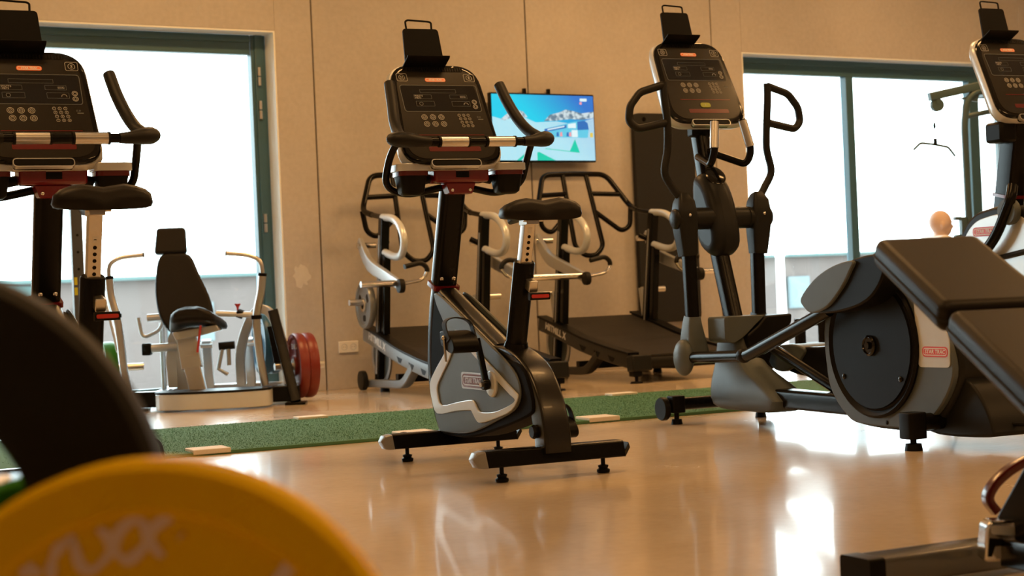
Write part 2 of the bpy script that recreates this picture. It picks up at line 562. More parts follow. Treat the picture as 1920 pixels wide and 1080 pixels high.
def logo(parent, m, wd, ht, pill=ORANGE, ink=WHITE, name='logo_badge'):
    """pill shaped badge with an outline and the lettering, in the plane of matrix m"""
    g = G().prism([(p.x, p.y) for p in fil([(-wd / 2, -ht / 2, 0), (wd / 2, -ht / 2, 0), (wd / 2, ht / 2, 0), (-wd / 2, ht / 2, 0)], ht * 0.5, 6, True)], 0, 0.0012, 'z', m)
    b = obj(name, g, pill, parent)
    out = [(p.x, p.y) for p in fil([(-wd * .46, -ht * .36, 0), (wd * .46, -ht * .36, 0), (wd * .46, ht * .36, 0), (-wd * .46, ht * .36, 0)], ht * 0.36, 6, True)]
    inn = [(p.x, p.y) for p in fil([(-wd * .445, -ht * .27, 0), (wd * .445, -ht * .27, 0), (wd * .445, ht * .27, 0), (-wd * .445, ht * .27, 0)], ht * 0.27, 6, True)]
    g = G().ringprism(out, inn, 0.0012, 0.0018, 'z', m)
    g.text(BRAND, ht * 0.52, m @ Matrix.Translation((0, 0, 0.0016)) @ Matrix.Diagonal((1.1, 1, 1, 1)), 0.0003, 0.15, 0.0004)
    obj('lettering', g, ink, parent)
    return b


def rr(wd, ht, r, cx=0, cy=0, seg=4):
    return [(p.x + cx, p.y + cy) for p in fil([(-wd / 2, -ht / 2, 0), (wd / 2, -ht / 2, 0), (wd / 2, ht / 2, 0), (-wd / 2, ht / 2, 0)], r, seg, True)]


def console(parent, c, tilt, H=0.45, wt=0.345, wb=0.395, silver_back=True, face=None):
    """c: top centre of the face; tilt: lean back from vertical; face towards -y of the machine"""
    m = Matrix.Translation(V(c)) @ Matrix.Rotation(R(90 - tilt), 4, 'X')       # local x right, y up the face, z out of the face
    face = face or FACE

    def outl(e, z=0):
        return [(p.x, p.y) for p in fil([(-wt / 2 - e, e, 0), (-wb / 2 - e, -H - e, 0), (wb / 2 + e, -H - e, 0), (wt / 2 + e, e, 0)], [0.10, 0.09, 0.09, 0.10], 7, True)]
    shell = G()
    rings = []
    for z, e in ((-0.005, 0.012), (-0.03, 0.018), (-0.055, 0.008), (-0.075, -0.03), (-0.085, -0.08)):
        rings.append([m @ V((a, b, z)) for a, b in outl(e)])
    con = obj('console', shell.rings(rings), SILVERPL if silver_back else DGREYPL, parent, ang=60)
    rings = []
    for z, e in ((-0.012, 0.009), (0.004, 0.007), (0.009, 0.001), (0.009, -0.008)):
        rings.append([m @ V((a, b, z)) for a, b in outl(e)])
    obj('bezel', G().rings(rings), GLOSS, con, ang=35)
    obj('face_plate', G().prism(outl(-0.011), 0.006, 0.0105, 'z', m), face, con)
    z0 = 0.0105
    # vents at the top
    g = G()
    for k in range(22):
        g.box(m @ V((-0.1155 + k * 0.011, -0.018, z0)), (0.004, 0.016, 0.002), m.to_euler())
    obj('vent_slot', g, BLACKPL, con, kind='stuff')
    obj('vent', G().prism(rr(0.25, 0.022, 0.011, 0, -0.018), z0 - 0.001, z0 + 0.0006, 'z', m), GLOSS, con)
    # logo and the two corner icons
    logo(con, m @ Matrix.Translation((-0.004, -0.068, z0)), 0.088, 0.019)
    for sx in (-0.145, 0.145):
        g = G().ringprism(rr(0.046, 0.038, 0.008, sx, -0.057), rr(0.043, 0.035, 0.007, sx, -0.057), z0, z0 + 0.0008, 'z', m)
        g.ringprism(circ(0.013, 16, sx, -0.057), circ(0.0115, 16, sx, -0.057), z0, z0 + 0.0008, 'z', m)
        if sx > 0:   # radio icon: zigzag
            g.tube([m @ V((sx + a, -0.057 + b, z0)) for a, b in [(-.004, -.005), (.004, .004), (0, .008), (0, -.008), (.004, -.004), (-.004, .005)]], 0.0009, 4)
        else:        # fan icon: blades
            for q in range(4):
                a = q * PI / 2
                g.prism([(sx + .008 * math.cos(a + d) * f, -0.057 + .008 * math.sin(a + d) * f) for d, f in [(0, .2), (.5, 1), (1.2, 1)]], z0, z0 + .0008, 'z', m)
        obj('corner_icon', g, INK, con)
    # display
    dw, dh, dy = 0.325, 0.122, -0.157
    obj('display', G().prism([(p.x, p.y) for p in fil([(-dw / 2, dy + dh / 2, 0), (-dw / 2 + 0.004, dy - dh / 2, 0), (dw / 2 + 0.006, dy - dh / 2, 0), (dw / 2 - 0.006, dy + dh / 2, 0)], 0.012, 4, True)], z0, z0 + 0.001, 'z', m), SCREEN, con)
    g = G().ringprism(rr(dw + 0.006, dh + 0.005, 0.013, 0.001, dy), rr(dw + 0.002, dh + 0.001, 0.012, 0.001, dy), z0, z0 + 0.0013, 'z', m)
    obj('display_outline', g, INKDIM, con)
    g = G()
    zz = z0 + 0.0012
    for (wx, wy, cx, cy) in [(0.155, 0.017, -0.005, -0.123), (0.075, 0.02, -0.075, -0.150), (0.078, 0.024, -0.070, -0.183), (0.075, 0.02, 0.078, -0.150), (0.078, 0.024, 0.083, -0.183), (0.024, 0.011, 0.097, -0.150)]:
        g.ringprism(rr(wx, wy, 0.0015, cx, cy, 1), rr(wx - .0018, wy - .0018, 0.001, cx, cy, 1), zz, zz + .0004, 'z', m)
    g.ringprism(circ(.0085, 16, -0.088, -0.183), circ(.0065, 16, -0.088, -0.183), zz, zz + .0005, 'z', m)
    obj('display_segment', g, INKDIM, con)
    g = G()
    g.text('WATTS', 0.0105, m @ Matrix.Translation((-0.092, -0.146, zz)), .0003)
    g.text('METS', 0.0105, m @ Matrix.Translation((-0.095, -0.155, zz)), .0003)
    g.text('GOAL', 0.0085, m @ Matrix.Translation((0.097, -0.150, zz)), .0003)
    for a in range(9):
        t = PI * a / 8
        g.box(m @ V((0.104 + .009 * math.cos(t), -0.187 + .009 * math.sin(t), zz)), (.0022, .0022, .0006), m.to_euler())
    obj('display_text', g, INK, con)
    for cy in (-0.174, -0.197):
        g = G().ringprism(circ(.0105, 18, 0.142, cy), circ(.0088, 18, 0.142, cy), zz, zz + .001, 'z', m)
        g.ringprism(circ(.006, 14, 0.142, cy), circ(.0046, 14, 0.142, cy), zz, zz + .001, 'z', m)
        obj('button', g, INK, con)
    for i in range(6):
        cx, cy = -0.088 + (i % 3) * 0.036 + (i // 3) * 0.004, -0.246 - (i // 3) * 0.032
        g = G().ringprism(circ(.0125, 18, cx, cy), circ(.0107, 18, cx, cy), z0, z0 + .001, 'z', m)
        g.ringprism(circ(.0072, 12, cx, cy), circ(.0055, 12, cx, cy), z0, z0 + .001, 'z', m)
        g.box(m @ V((cx, cy, z0 + .0005)), (.006, .0015, .001), m.to_euler())
        obj('button', g, INK, con)
    g = G()
    for i in range(12):
        cx, cy = 0.062 + (i % 3) * 0.0195 + (i // 3) * 0.003, -0.237 - (i // 3) * 0.0165
        g.ringprism(circ(.0065, 14, cx, cy), circ(.0052, 14, cx, cy), z0, z0 + .001, 'z', m)
        g.text('123456789*0#'[i], .008, m @ Matrix.Translation((cx, cy, z0 + .0004)), .0003)
    obj('keypad', g, INK, con)
    obj('wireless_mark', G().text('((.))', .011, m @ Matrix.Translation((0.146, -0.245, z0)), .0003).box(m @ V((0.152, -0.256, z0)), (.022, .004, .0008), m.to_euler()), INKDIM, con)
    obj('red_line', G().prism(rr(0.28, 0.004, 0.002, 0.01, -0.330), z0, z0 + .001, 'z', m), DRED, con)
    obj('start_button', G().prism(rr(0.055, 0.026, 0.013, 0.0, -0.362), z0, z0 + .003, 'z', m), YGREEN, con)
    obj('start_mark', G().box(m @ V((0, -0.362, z0 + .0032)), (.002, .012, .0006), m.to_euler()), INK, con)
    obj('red_strip', G().prism(rr(0.22, 0.022, 0.006, 0.01, -0.395), z0, z0 + .0008, 'z', m), DRED, con)
    # pill below the face
    p = obj('reader_bar', G().prism(rr(0.205, 0.03, 0.013, 0.0, -H - 0.012), -0.01, 0.016, 'z', m), GLOSS, con)
    obj('reader_outline', G().ringprism(rr(0.21, 0.034, 0.015, 0.0, -H - 0.012), rr(0.204, 0.028, 0.013, 0.0, -H - 0.012), 0.0, 0.0175, 'z', m), SILVER, con)
    # tablet rack
    m2 = Matrix.Translation(V(c) + V((-0.03, 0.0, 0.0))) @ Matrix.Rotation(R(90 - 12), 4, 'X')
    rack = obj('tablet_rack', G().prism([(p_.x, p_.y) for p_ in fil([(-0.082, 0.0, 0), (0.088, 0.0, 0), (0.076, 0.165, 0), (-0.076, 0.165, 0)], 0.014, 4, True)], -0.008, 0.0, 'z', m2), BLACKPL, parent)
    g = G().prism([(-0.012, -0.004), (0.055, 0.030), (0.062, 0.040), (0.056, 0.041), (0.048, 0.034), (-0.012, 0.004)], -0.088, 0.094, 'x', m2 @ Matrix.Rotation(R(90), 4, 'Z') @ Matrix.Rotation(R(90), 4, 'X') if False else Matrix.Translation(V(c) + V((-0.03, 0, 0))) @ Matrix.Rotation(PI, 4, 'Z'))
    obj('rack_lip', g, BLACKPL, rack, bev=0.002)
    obj('wire_handle', G().tube([m2 @ p_ for p_ in fil([(-0.058, 0.15, -0.004), (-0.060, 0.196, -0.004), (-0.05, 0.203, -0.004), (0.043, 0.198, -0.004), (0.052, 0.193, -0.004), (0.050, 0.15, -0.004)], 0.008, 4)], 0.0042, 8), BLACKPL, rack)
    return con


FOOTPROF = [(0.004, 0.0), (0.021, 0.0), (0.024, 0.004), (0.024, 0.012), (0.016, 0.017), (0.019, 0.022), (0.019, 0.027), (0.008, 0.030), (0.008, 0.055), (0.002, 0.055)]


# ------------------------------------------------------------------ the upright bike
def make_bike(label):
    t = thing('upright_bike', (0, 0, 0), 0, label, 'exercise bike', 'upright bikes in the front row')
    BX = BF
    # stabilizers
    for y in (-0.475, 0.475):
        sec = [(0.032, -0.036), (0.036, -0.028), (0.036, 0.026), (0.032, 0.034), (-0.018, 0.046), (-0.022, 0.044), (-0.022, -0.044), (-0.018, -0.046)]
        s = obj('stabilizer', G().tube([(-0.27, y, 0.078), (0.27, y, 0.078)], 1.0, sect=sec, up=(0, 0, 1)).tube([(0.27, y, 0.078), (0.285, y, 0.066)], [1.0, 0.75], sect=sec, up=(0, 0, 1)), BLACKMETAL, t, bev=0.003)
        g = G().tube([(-0.27, y, 0.078), (-0.292, y, 0.076), (-0.305, y, 0.068)], [1.03, 0.95, 0.62], sect=sec, up=(0, 0, 1))
        obj('end_cap', g, ENDCAP, s, bev=0.010, seg=4, ang=75)
        for x in (-0.2, 0.2):
            obj('leveling_foot', G().lathe(FOOTPROF, (x, y, 0), 'z', 16), BLACKPL, t)
    obj('transport_wheel', G().lathe([(0.004, -0.012), (0.028, -0.012), (0.030, 0), (0.028, 0.012), (0.004, 0.012)], (-0.19, 0.535, 0.085), 'x', 20), DGREYPL, t)
    # main frame: neck, top tube, arch
    sec = rrect(0.05, 0.036, 0.016)
    pts = [(0, y, z) for y, z in [(0.46, 0.658), (0.30, 0.592), (-0.08, 0.44)]]
    obj('frame_spine', G().tube(fil(pts, 0.05), 1.0, sect=rrect(0.048, 0.036, 0.033), up=(1, 0, 0)), BRONZE, t, ang=35)
    arch = spl([(0, y, z) for y, z in [(-0.02, 0.42), (-0.22, 0.405), (-0.36, 0.35), (-0.445, 0.255), (-0.48, 0.16), (-0.485, 0.09)]], 5)
    obj('rear_arch', G().tube(arch, 1.0, sect=rrect(0.052, 0.05, 0.014), up=(1, 0, 0)), BRONZE, t, ang=35)
    neck = spl([(0, y, z) for y, z in [(0.50, 0.705), (0.545, 0.60), (0.575, 0.45), (0.575, 0.32), (0.535, 0.2), (0.475, 0.1)]], 5)
    obj('front_neck', G().tube(neck, [1.0, 1.0, 1.05, 1.1, 1.1, 1.0], sect=rrect(0.044, 0.045, 0.036), up=(1, 0, 0)), BLACKMETAL, t, ang=35)
    # mast
    b0, b1 = V((0, 0.505, 0.70)), V((0, 0.335, 1.16))
    d = (b1 - b0).normalized()
    ms = obj('mast', G().tube([b0, b1], 1.0, sect=rrect(0.050, 0.034, 0.024), up=(1, 0, 0)), BLACKMETAL, t, ang=35)
    obj('mast_band', G().tube([b0 - d * 0.006, b0 + d * 0.012], 1.0, sect=rrect(0.056, 0.045, 0.010), up=(1, 0, 0)), RED, ms)
    nn = V((0, -d.z, d.y))
    for sx in (-0.026, 0.026):
        c = b0 + d * 0.045 + V((sx, 0, 0)) + nn * 0.038
        obj('bolt', G().ell(c, (0.0085, 0.004, 0.0085), 10, 6), CHROME, ms)
    # shroud
    prof = [(y, z) for y, z in [(0.44, 0.665), (0.50, 0.56), (0.53, 0.42), (0.535, 0.30), (0.50, 0.19), (0.45, 0.115), (0.38, 0.10), (0.13, 0.108), (-0.16, 0.16), (-0.40, 0.215), (-0.455, 0.25), (-0.43, 0.33), (-0.36, 0.40), (-0.16, 0.43), (0.06, 0.52), (0.3, 0.61)]]
    sm = [(p.x, p.y) for p in spl([(a, b, 0) for a, b in prof], 3, True)]
    sh = obj('shroud', G().prism(sm, -0.060, 0.060, 'x'), MATTE, t, bev=0.008)
    for sgn in (-1, 1):
        def side(n, pr, a, b, mt, par=sh, bv=0.003, sp=3):
            p3 = [(p.x, p.y) for p in spl([(q[0], q[1], 0) for q in pr], sp, True)] if sp else pr
            return obj(n, G().prism(p3, sgn * a, sgn * b, 'x'), mt, par, bev=bv)
        side('side_cover', [(0.445, 0.672), (0.42, 0.62), (0.365, 0.565), (0.33, 0.51), (0.345, 0.44), (0.43, 0.375), (0.52, 0.30), (0.50, 0.20), (0.455, 0.125), (0.40, 0.112), (0.17, 0.122), (0.02, 0.147), (-0.13, 0.185), (-0.30, 0.232), (-0.365, 0.285), (-0.35, 0.35), (-0.27, 0.405), (-0.10, 0.475), (0.15, 0.575), (0.35, 0.652)], 0.058, 0.068, GREYPL, bv=0.005)
        outer = [(-0.012, 0.592), (-0.15, 0.545), (-0.269, 0.473), (-0.34, 0.41), (-0.382, 0.365), (-0.41, 0.287), (-0.344, 0.234), (-0.188, 0.196), (-0.05, 0.172), (-0.005, 0.180), (0.03, 0.206), (0.057, 0.214), (0.207, 0.204), (0.402, 0.185), (0.455, 0.24), (0.468, 0.306), (0.39, 0.37), (0.298, 0.43), (0.23, 0.50), (0.14, 0.58)]
        inner = [(-0.02, 0.555), (-0.12, 0.505), (-0.20, 0.455), (-0.27, 0.41), (-0.335, 0.36), (-0.378, 0.30), (-0.32, 0.25), (-0.19, 0.222), (-0.07, 0.214), (-0.03, 0.222), (0.005, 0.250), (0.04, 0.256), (0.159, 0.244), (0.345, 0.222), (0.385, 0.26), (0.385, 0.30), (0.33, 0.345), (0.25, 0.405), (0.18, 0.47), (0.10, 0.545)]
        outer = [(a + 0.05, min(b, 0.445 + (a + 0.05) * 0.42)) for a, b in outer]
        inner = [(a + 0.05, min(b, 0.41 + (a + 0.05) * 0.42)) for a, b in inner]
        o2 = [(p.x, p.y) for p in spl([(a, b, 0) for a, b in outer], 3, True)]
        i2 = [(p.x, p.y) for p in spl([(a, b, 0) for a, b in inner], 3, True)]
        g = G().ringprism(o2, i2, sgn * 0.067, sgn * 0.074, 'x')
        obj('silver_ring', g, SILVERPL, sh, bev=0.003, ang=50)
        c = V((-0.12, 0.325))
        obj('crank_collar', G().lathe([(0.05, 0), (0.05, 0.006), (0.044, 0.012), (0.004, 0.014)], (sgn * 0.068, c.x, c.y), 'x', 24) if sgn > 0 else G().lathe([(0.004, -0.014), (0.044, -0.012), (0.05, -0.006), (0.05, 0)], (sgn * 0.068, c.x, c.y), 'x', 24), SILVERPL, sh)
        # badge: machined pill with the lettering
        mm = Matrix.Translation((sgn * 0.0695, 0.06, 0.330)) @ (Matrix.Rotation(R(-90), 4, 'Z') if sgn < 0 else Matrix.Rotation(R(90), 4, 'Z')) @ Matrix.Rotation(R(90), 4, 'X')
        obj('badge_plate', G().prism(rr(0.235, 0.064, 0.014), -0.002, 0.003, 'z', mm), SILVER, sh)
        logo(sh, mm @ Matrix.Translation((0, 0, 0.003)), 0.215, 0.052, RED, SILVER)
    # cranks and pedals
    ax = V((0, -0.12, 0.325))
    for sgn, ang in ((-1, 1), (1, -1)):
        e = ax + V((0, 0.035, 0.17)) * ang
        cr = obj('crank', G().tube([V((sgn * 0.094, ax.y, ax.z)), V((sgn * 0.11, e.y, e.z))], 1.0, sect=rrect(0.016, 0.009, 0.005), up=(0, 0.9, -0.3)).lathe([(0.02, -0.014), (0.022, 0), (0.02, 0.012)], (sgn * 0.096, ax.y, ax.z), 'x', 16), BLACKMETAL, t)
        obj('crank_bolt', G().lathe([(0.009, -0.004), (0.009, 0.004)], (sgn * 0.115, ax.y, ax.z), 'x', 12), CHROME, cr)
        px = sgn * 0.180
        pr = [(p.x, p.y) for p in spl([(-0.07, -0.02, 0), (-0.045, 0.010, 0), (0.02, 0.022, 0), (0.07, 0.016, 0), (0.075, 0.0, 0), (0.05, -0.035, 0), (-0.04, -0.045, 0)], 4, True)]
        mm = Matrix.Translation((px, e.y, e.z + 0.004)) @ Matrix.Rotation(R(12), 4, 'X')
        pd = obj('pedal', G().prism(pr, -0.05, 0.055, 'x', mm), BLACKPL, t, bev=0.004)
        obj('pedal_strap', G().tube([mm @ V(p) for p in spl([(-sgn * 0.0 - 0.052, -0.02, 0.0), (-0.05, 0.03, 0.055), (0.0, 0.06, 0.068), (0.05, 0.03, 0.055), (0.056, -0.02, 0.0)], 5)], 1.0, sect=rrect(0.016, 0.0022, 0.001), up=(0, 1, 0)), RUBBER, pd)
        obj('strap_pin', G().tube([mm @ V((sgn * 0.055, 0.02, 0.0)), mm @ V((sgn * 0.05, 0.0, -0.085))], 0.0045, 8).ell(mm @ V((sgn * 0.055, 0.02, 0.002)), (0.009, 0.009, 0.009), 10, 6), STEEL, pd)
    # seat tube, post, saddle
    s0, s1 = V((0, -0.185, 0.43)), V((0, -0.305, 0.775))
    sd = (s1 - s0).normalized()
    obj('seat_tube', G().tube([s0, s1 - sd * 0.006, s1], [1, 1, 0.9], sect=circ(0.040, 20, 0, 0, 0.036), up=(1, 0, 0)), BLACKMETAL, t)
    obj('seat_tube_weld', G().tube([s0 + sd * 0.035, s0 + sd * 0.055], [1.12, 1.0], sect=circ(0.042, 20, 0, 0, 0.04), up=(1, 0, 0)), BLACKMETAL, t)
    s2 = s1 + sd * (0.155 + RAISE[0])
    ps = obj('seat_post', G().tube([s1 - sd * 0.1, s2], 1.0, sect=rrect(0.022, 0.019, 0.004), up=(1, 0, 0)), STEEL, t)
    sn = V((0, -sd.z, sd.y))
    for k in range(5 + int(RAISE[0] > 0.03)):
        c = s1 + sd * (0.012 + 0.022 * k) + sn * 0.019
        obj('post_hole', G().tube([c - sn * 0.002, c + sn * 0.0008], 0.0065, 12), BLACKPL, ps)
    obj('post_scale', G().box(s1 + sd * 0.125 + sn * 0.0192, (0.016, 0.0012, 0.02), (R(19), 0, 0)), WHITE, ps)
    kn = s1 - sd * 0.075 + sn * 0.035 + V((0.012, 0, 0))
    kk = obj('seat_latch', G().tube([kn - sn * 0.01, kn + sn * 0.04], [1.0, 1.1], sect=rrect(0.016, 0.02, 0.006), up=(1, 0, 0)), STEEL, t, bev=0.003)
    obj('latch_lever', G().tube([kn + sn * 0.05 + V((-0.025, 0, -0.03)), kn + sn * 0.05 + V((0.055, 0, -0.03))], 1.0, sect=rrect(0.014, 0.011, 0.009), up=(0, 0, 1)), BLACKPL, kk)
    obj('lever_inlay', G().prism(rr(0.07, 0.013, 0.006, kn.x + 0.015, kn.z + sn.z * 0.05 - 0.03), kn.y + sn.y * 0.05 - 0.0135, kn.y + sn.y * 0.05, 'y'), REDLEV, kk)
    # saddle: swept from nose to rear
    rings = []
    sp = s2 + V((0, -0.01, 0.012))
    for k in range(13):
        q = k / 12
        y = 0.170 - 0.315 * q
        hw = 0.022 + 0.133 * (1 / (1 + math.exp(-(q - 0.48) * 11)))
        if k == 12: hw *= 0.9
        if k == 0: hw *= 0.6
        up = 0.042 + 0.018 * q * q - 0.004 * math.sin(q * PI)
        if k == 12: up *= 0.55
        dp = -0.028 + 0.010 * math.sin(q * PI)
        ring = []
        for j in range(20):
            a = 2 * PI * j / 20
            cx, cz = math.cos(a), math.sin(a)
            xx = hw * math.copysign(abs(cx) ** 0.75, cx)
            zt = up * max(0, cz) ** 0.6 if cz >= 0 else dp * abs(cz) ** 0.6
            if cz > 0: zt -= 0.014 * q * max(0, 1 - (xx / (hw * 0.42 + 1e-4)) ** 2)
            zt -= 0.006 * (abs(xx) / 0.155) ** 2
            ring.append((sp.x + xx, sp.y + y, sp.z + 0.01 + zt))
        rings.append(ring)
    sad = obj('saddle', G().rings(rings), VINYL, t, ang=70)
    obj('saddle_clamp', G().box(s2 + V((0, -0.005, -0.006)), (0.05, 0.07, 0.02)).tube([s2 + V((-0.035, -0.03, 0.0)), s2 + V((0.045, -0.03, 0.0))], 0.006, 8), STEEL, sad, bev=0.002)
    # head: red bracket, cup holders, handlebar
    hb = V((0, 0.30, 1.145))
    br = obj('head_bracket', G().box((0.0, 0.30, 1.148), (0.235, 0.10, 0.082)), RED, t, bev=0.012)
    obj('bracket_window', G().box((0.0, 0.249, 1.160), (0.055, 0.004, 0.014)), SILVERPL, br, bev=0.001)
    obj('bracket_recess', G().box((0.0, 0.2490, 1.138), (0.055, 0.003, 0.024)), BLACKPL, br)
    obj('bracket_apron', G().prism([(-0.065, 1.108), (0.065, 1.108), (0.048, 1.062), (-0.048, 1.062)], 0.268, 0.33, 'y'), RED, br, bev=0.005)
    for sx in (-0.038, 0.038):
        obj('bolt', G().ell((sx, 0.267, 1.078), (0.007, 0.003, 0.007), 10, 6), CHROME, br)
    for sgn in (-1, 1):
        cx = sgn * 0.205
        g = G()
        rg = []
        for z, wx, wy in [(1.060, 0.034, 0.032), (1.070, 0.046, 0.042), (1.135, 0.056, 0.052)]:
            rg.append([(cx + a, 0.29 + b, z) for a, b in rrect(wx, wy, 0.026)])
        c = obj('cup_holder', g.rings(rg), BLACKPL, t, ang=50)
        obj('cup_band', G().rings([[(cx + a, 0.29 + b, z) for a, b in rrect(0.060, 0.056, 0.026)] for z in (1.135, 1.153)]), DRED, c, ang=50)
        o_, i_ = rrect(0.068, 0.064, 0.030), rrect(0.056, 0.052, 0.026)
        obj('cup_rim', G().ringprism([(a + cx, b + 0.29) for a, b in o_], [(a + cx, b + 0.29) for a, b in i_], 1.153, 1.182, 'z'), SILVERPL, c, bev=0.003)
        obj('holder_arm', G().tube([(sgn * 0.10, 0.32, 1.13), (sgn * 0.15, 0.32, 1.12)], 0.018), BLACKPL, c)
    yb, zb = 0.085, 1.252
    hpts = fil([(-0.275, 0.16, zb + 0.03), (-0.235, yb, zb), (0.235, yb, zb), (0.29, 0.10, zb + 0.003)], 0.06, 6)
    h = obj('handlebar', G().tube(hpts, 0.0165, 14), BLACKMETAL, t)
    for sx in (-0.098, 0.098):
        obj('pulse_grip', G().tube([(sx - 0.056, yb, zb), (sx + 0.056, yb, zb)], 0.0205, 18), STEEL, h)
        for q in (-0.06, 0.06):
            obj('grip_collar', G().tube([(sx + q - 0.004, yb, zb), (sx + q + 0.004, yb, zb)], 0.0222, 16), BLACKPL, h)
    for sgn in (-1, 1):
        el = V((sgn * 0.285, 0.14, zb + 0.010))
        obj('hand_pod', G().tube(spl([(sgn * 0.195, 0.085, zb), (sgn * 0.235, 0.086, zb + 0.002), (sgn * 0.275, 0.10, zb + 0.008), (sgn * 0.308, 0.125, zb + 0.013), (sgn * 0.325, 0.155, zb + 0.016), (sgn * 0.328, 0.165, zb + 0.016)], 4), [0.018, 0.022, 0.029, 0.031, 0.024, 0.010], sect=circ(1.0, 16, 0, 0, 1.25), up=(0, 0, 1)), GRIP, h)
        gp = spl([(sgn * 0.295, 0.12, zb + 0.018), (sgn * 0.283, 0.20, zb + 0.045), (sgn * 0.268, 0.275, zb + 0.10), (sgn * 0.25, 0.34, zb + 0.18), (sgn * 0.238, 0.395, zb + 0.262)], 5)
        obj('hand_grip', G().tube(gp + [gp[-1] + (gp[-1] - gp[-2]).normalized() * 0.006], [0.020] * 3 + [0.0225] * 17 + [0.022, 0.014], 14), GRIP, h)
        lp = fil([(sgn * 0.284, 0.19, zb + 0.02), (sgn * 0.296, 0.27, zb - 0.04), (sgn * 0.296, 0.345, 1.10), (sgn * 0.20, 0.37, 1.065), (sgn * 0.05, 0.35, 1.095)], 0.06, 6)
        obj('support_tube', G().tube(lp, 0.0145, 12), BLACKMETAL, h)
    obj('console_neck', G().box((0, 0.32, 1.21), (0.16, 0.06, 0.06)), BLACKPL, t, bev=0.01)
    console(t, (-0.04, 0.43, 1.585), 27, wt=0.36, wb=0.41)
    # adjuster knob under the frame
    obj('height_knob', G().lathe([(0.022, -0.01), (0.026, 0), (0.022, 0.012), (0.01, 0.015)], (-0.06, -0.455, 0.165), 'x', 8), BLACKPL, t)
    return t


RAISE = [0.0]
BF = Frame(3.243, 5.542, -7)
bike = make_bike('black upright exercise bike in the middle of the picture, its saddle set low')
bike.location = BF.o
bike.rotation_euler = (0, 0, BF.rz)
RAISE = [0.06]
B2 = Frame(1.635, 5.56, -5)
bike2 = make_bike('black upright exercise bike cut by the left edge, in front of the window')
bike2.location = B2.o
bike2.rotation_euler = (0, 0, B2.rz)


# ------------------------------------------------------------------ the cross trainer
def spl2(pts, sub=4):
    return [(p.x, p.y) for p in spl([(a, b, 0) for a, b in pts], sub, True)]


def fil2(pts, r=0.02, seg=4):
    return [(p.x, p.y) for p in fil([(a, b, 0) for a, b in pts], r, seg, True)]


